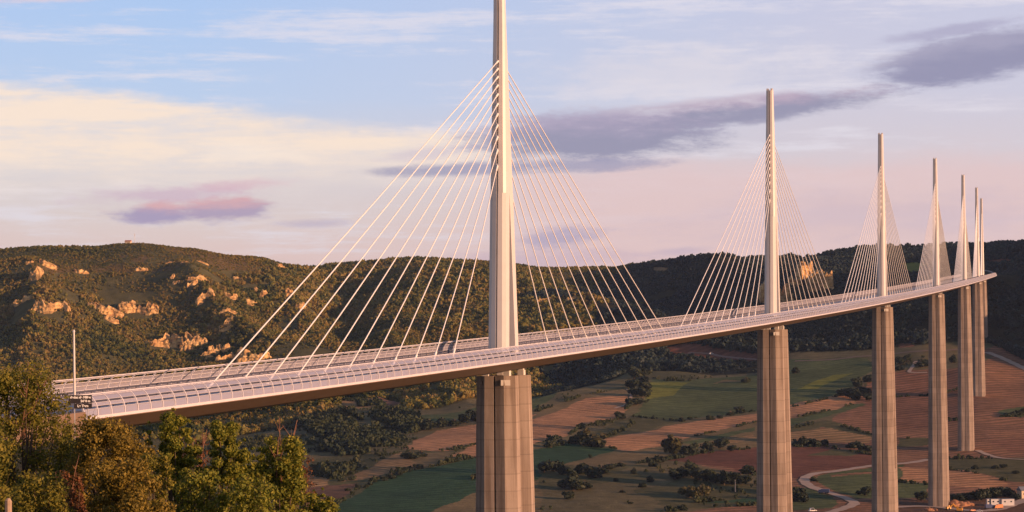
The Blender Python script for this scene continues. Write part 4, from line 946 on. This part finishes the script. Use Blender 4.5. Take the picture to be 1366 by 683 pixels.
# ------------------------------------------------------------------ sky, sun, camera
def build_world():
    w = bpy.data.worlds.new('World'); SC.world = w; w.use_nodes = True; nt = w.node_tree
    for n in list(nt.nodes): nt.nodes.remove(n)
    out = nt.nodes.new('ShaderNodeOutputWorld')
    sky = nt.nodes.new('ShaderNodeTexSky'); sky.sky_type = 'NISHITA'; sky.sun_disc = False; sky.sun_elevation = SUN_EL; sky.sun_rotation = SUN_AZ
    sky.altitude = 600; b0 = nt.nodes.new('ShaderNodeBackground'); b0.inputs[1].default_value = .12; nt.links.new(sky.outputs[0], b0.inputs[0])
    tc = nt.nodes.new('ShaderNodeTexCoord'); sp = nt.nodes.new('ShaderNodeSeparateXYZ'); nt.links.new(tc.outputs['Generated'], sp.inputs[0])
    def m(op, a, b=None, c=None, clamp=False):
        n = nt.nodes.new('ShaderNodeMath'); n.operation = op; n.use_clamp = clamp
        for i, v in enumerate((a, b, c)):
            if v is None: continue
            if hasattr(v, 'is_linked'): nt.links.new(v, n.inputs[i])
            else: n.inputs[i].default_value = v
        return n.outputs[0]
    Az = m('MULTIPLY', m('ARCTAN2', sp.outputs[0], sp.outputs[1]), 180/math.pi)          # degrees east of the valley axis
    El = m('MULTIPLY', m('ARCSINE', sp.outputs[2]), 180/math.pi)
    cb = nt.nodes.new('ShaderNodeCombineXYZ'); nt.links.new(Az, cb.inputs[0]); nt.links.new(El, cb.inputs[1])
    vec = cb.outputs[0]
    def nz(sx, sy, det=6, rough=.6, off=0.0):
        mp = nt.nodes.new('ShaderNodeMapping'); mp.inputs['Scale'].default_value = (sx, sy, 1); mp.inputs['Location'].default_value = (off, off*1.7, off)
        nt.links.new(vec, mp.inputs[0]); n = nt.nodes.new('ShaderNodeTexNoise'); n.inputs['Scale'].default_value = 1; n.inputs['Detail'].default_value = det; n.inputs['Roughness'].default_value = rough
        nt.links.new(mp.outputs[0], n.inputs['Vector']); return n.outputs[0]
    wide, fine, wisp = nz(.16, .7, 8, .66, 3.0), nz(.55, 2.0, 9, .68, 7.0), nz(.10, 1.3, 9, .68, 11.0)
    g0 = m('SUBTRACT', nz(1.5, 5.0, 9, .72, 5.0), .5)
    w0, f0, s0 = m('SUBTRACT', wide, .5), m('SUBTRACT', fine, .5), m('SUBTRACT', wisp, .5)
    D = lambda px: math.degrees(math.atan((px-683)/F))
    def E(px, py): return math.degrees(math.atan(-unroll(px, py)[1]/F))
    # clear air from the horizon up
    El2 = m('ADD', El, m('MULTIPLY', w0, .9))
    tE = m('DIVIDE', El2, 30.0, clamp=True)
    e = lambda py: max(0, E(683, py))/30
    base = ramp(nt, tE, ((0, lin(205, 178, 190)), (e(340), lin(229, 200, 195)), (e(280), lin(224, 208, 206)), (e(210), lin(210, 210, 222)), (e(130), lin(190, 209, 239)), (e(0), lin(176, 203, 243)), (.55, lin(130, 165, 220)), (1, lin(96, 134, 200))))
    c = base
    rightf = m('MULTIPLY_ADD', Az, 1/16, .5, clamp=True)
    c = mixc(nt, m('MULTIPLY', rightf, .55), c, mixc(nt, tE, lin(228, 203, 205), lin(206, 213, 238)))
    # high thin white veil
    c = mixc(nt, m('MULTIPLY', ramp_f(nt, m('ADD', s0, m('MULTIPLY', f0, .35)), -.02, .16), .7), c, lin(232, 226, 236))
    # cream bank on the left: its upper edge falls from the left to the right
    edge = m('ADD', m('MULTIPLY_ADD', Az, -.115, E(400, 150)+.115*D(400)), m('ADD', m('MULTIPLY', w0, 1.4), m('MULTIPLY', f0, .5)))
    up = ramp_f(nt, m('SUBTRACT', edge, El), -.15, .5)
    lo = ramp_f(nt, m('ADD', El, m('MULTIPLY', w0, 1.4)), E(300, 285), E(300, 195))
    side = ramp_f(nt, m('ADD', Az, m('MULTIPLY', f0, 4)), D(760), D(560))
    c = mixc(nt, m('MULTIPLY', m('MULTIPLY', m('MULTIPLY', up, lo), side), m('MULTIPLY_ADD', ramp_f(nt, m('ADD', s0, m('MULTIPLY', f0, .6)), -.2, .1), .5, .5)), c, lin(254, 232, 214))
    # pink light low on the right
    pk = m('MULTIPLY', ramp_f(nt, m('ADD', El, m('MULTIPLY', w0, 1.6)), E(900, 195), E(900, 245)), ramp_f(nt, Az, D(560), D(760)))
    c = mixc(nt, m('MULTIPLY', pk, .75), c, lin(232, 200, 200))
    # separate clouds: centre, half size in photo pixels, rise to the right, colour, density, edge softness
    def cloud(c, px, py, rx, ry, tilt, col, dens, soft=.45, nf=1.0, hi=None):
        k = 1/52.27
        dx = m('SUBTRACT', Az, D(px)); dy = m('SUBTRACT', m('SUBTRACT', El, E(px, py)), m('MULTIPLY', dx, tilt))
        q = m('SQRT', m('ADD', m('POWER', m('DIVIDE', dx, rx*k), 2), m('POWER', m('DIVIDE', dy, ry*k), 2)))
        q = m('ADD', q, m('ADD', m('ADD', m('MULTIPLY', f0, -2.3*nf), m('MULTIPLY', g0, -1.1*nf)), m('MULTIPLY', w0, -1.0*nf)))
        mask = m('MULTIPLY', ramp_f(nt, q, 1.0+soft*.5, 1.0-soft), dens)
        colr = col if hi is None else mixc(nt, ramp_f(nt, m('ADD', m('DIVIDE', dy, ry*k), m('MULTIPLY', f0, 2.2)), -.3, .8), col, hi)
        return mixc(nt, mask, c, colr)
    dk, dk2, pkc = lin(152, 149, 176), lin(162, 158, 186), lin(220, 172, 178)
    c = cloud(c, 985, 148, 222, 20, .08, dk, .95, .4, .55, lin(186, 164, 186))
    c = cloud(c, 800, 180, 165, 36, .02, dk, .96, .4, .6, lin(176, 164, 190))
    c = cloud(c, 620, 226, 130, 10, .02, dk2, .85, .6, .7); c = cloud(c, 790, 220, 110, 9, .0, dk2, .8, .6, .8)
    c = cloud(c, 1310, 82, 140, 32, .15, lin(150, 148, 178), .97, .35, .5, lin(168, 164, 190)); c = cloud(c, 1280, 47, 90, 8, .12, lin(176, 172, 200), .8, .7, .8)
    c = cloud(c, 235, 262, 120, 12, .03, lin(208, 178, 198), .7, .8, 1.2); c = cloud(c, 330, 248, 70, 9, .05, lin(222, 184, 196), .6, .9, 1.2); c = cloud(c, 560, 205, 60, 10, .1, lin(196, 186, 210), .5, .9, 1.2); c = cloud(c, 330, 205, 70, 16, -.05, lin(254, 236, 222), .7, 1.0, 1.2)
    c = cloud(c, 205, 287, 56, 15, .0, lin(168, 154, 188), .95, .5, .8, pkc); c = cloud(c, 306, 279, 60, 17, .04, lin(176, 158, 186), .95, .5, .8, pkc)
    c = cloud(c, 420, 299, 46, 6, .02, lin(188, 176, 200), .6, .8, .8); c = cloud(c, 745, 318, 56, 15, .12, lin(178, 166, 194), .8, .7, .9)
    c = cloud(c, 730, 348, 130, 16, .0, lin(200, 176, 194), .6, .8, .9); c = cloud(c, 905, 336, 40, 6, .05, lin(196, 176, 196), .6, .8, .8)
    c = cloud(c, 910, 100, 170, 45, .05, lin(226, 220, 230), .7, 1.0, 1.2); c = cloud(c, 60, 5, 90, 8, .02, lin(222, 206, 220), .8, .8, .8)
    c = cloud(c, 1150, 290, 260, 30, .0, lin(206, 184, 198), .5, 1, 1.2)
    b1 = nt.nodes.new('ShaderNodeBackground'); nt.links.new(c, b1.inputs[0]); nt.links.new(m('MULTIPLY', m('SUBTRACT', .683, m('MULTIPLY', ramp_f(nt, El, 9.5, 24), .30)), m('SUBTRACT', 1.0, m('MULTIPLY', ramp_f(nt, m('ABSOLUTE', Az), 45, 110), .22))), b1.inputs[1])
    cover = m('SUBTRACT', .97, m('MULTIPLY', ramp_f(nt, El, 12, 60), .5))
    mx = nt.nodes.new('ShaderNodeMixShader'); nt.links.new(cover, mx.inputs[0]); nt.links.new(b0.outputs[0], mx.inputs[1]); nt.links.new(b1.outputs[0], mx.inputs[2])
    nt.links.new(mx.outputs[0], out.inputs[0])
def ramp_f(nt, src, lo, hi):
    n = nt.nodes.new('ShaderNodeMapRange'); n.interpolation_type = 'SMOOTHSTEP'
    a, b, x, y = (lo, hi, 0.0, 1.0) if lo < hi else (hi, lo, 1.0, 0.0)
    n.inputs[1].default_value, n.inputs[2].default_value, n.inputs[3].default_value, n.inputs[4].default_value = a, b, x, y
    nt.links.new(src, n.inputs[0]); return n.outputs[0]
build_world()
sd = bpy.data.lights.new('sun', 'SUN'); sd.energy = 5.0; sd.color = (1.0, .55, .31); sd.angle = rad(.5)
so = bpy.data.objects.new('sun', sd); COL.objects.link(so)
so.rotation_euler = Vector((math.sin(SUN_AZ)*math.cos(SUN_EL), math.cos(SUN_AZ)*math.cos(SUN_EL), math.sin(SUN_EL))).to_track_quat('Z', 'Y').to_euler()
so.location = (900, -600, 500)
cd = bpy.data.cameras.new('camera'); cam = bpy.data.objects.new('camera', cd); COL.objects.link(cam); SC.camera = cam
cd.sensor_width = 36; cd.lens = F/1366*36; cd.shift_y = HOR*cR/1366; cd.shift_x = -HOR*sR/1366; cd.clip_start = .5; cd.clip_end = 30000
cam.matrix_world = Matrix.Rotation(rad(90), 4, 'X') @ Matrix.Rotation(-ROLL, 4, 'Z')
vs = SC.view_settings; vs.view_transform = 'Standard'; vs.look = 'None'; vs.exposure = .55; vs.gamma = 1
SC.render.engine = 'CYCLES'; SC.cycles.max_bounces = 6; SC.cycles.volume_bounces = 0; SC.cycles.transparent_max_bounces = 12; SC.cycles.use_denoising = True
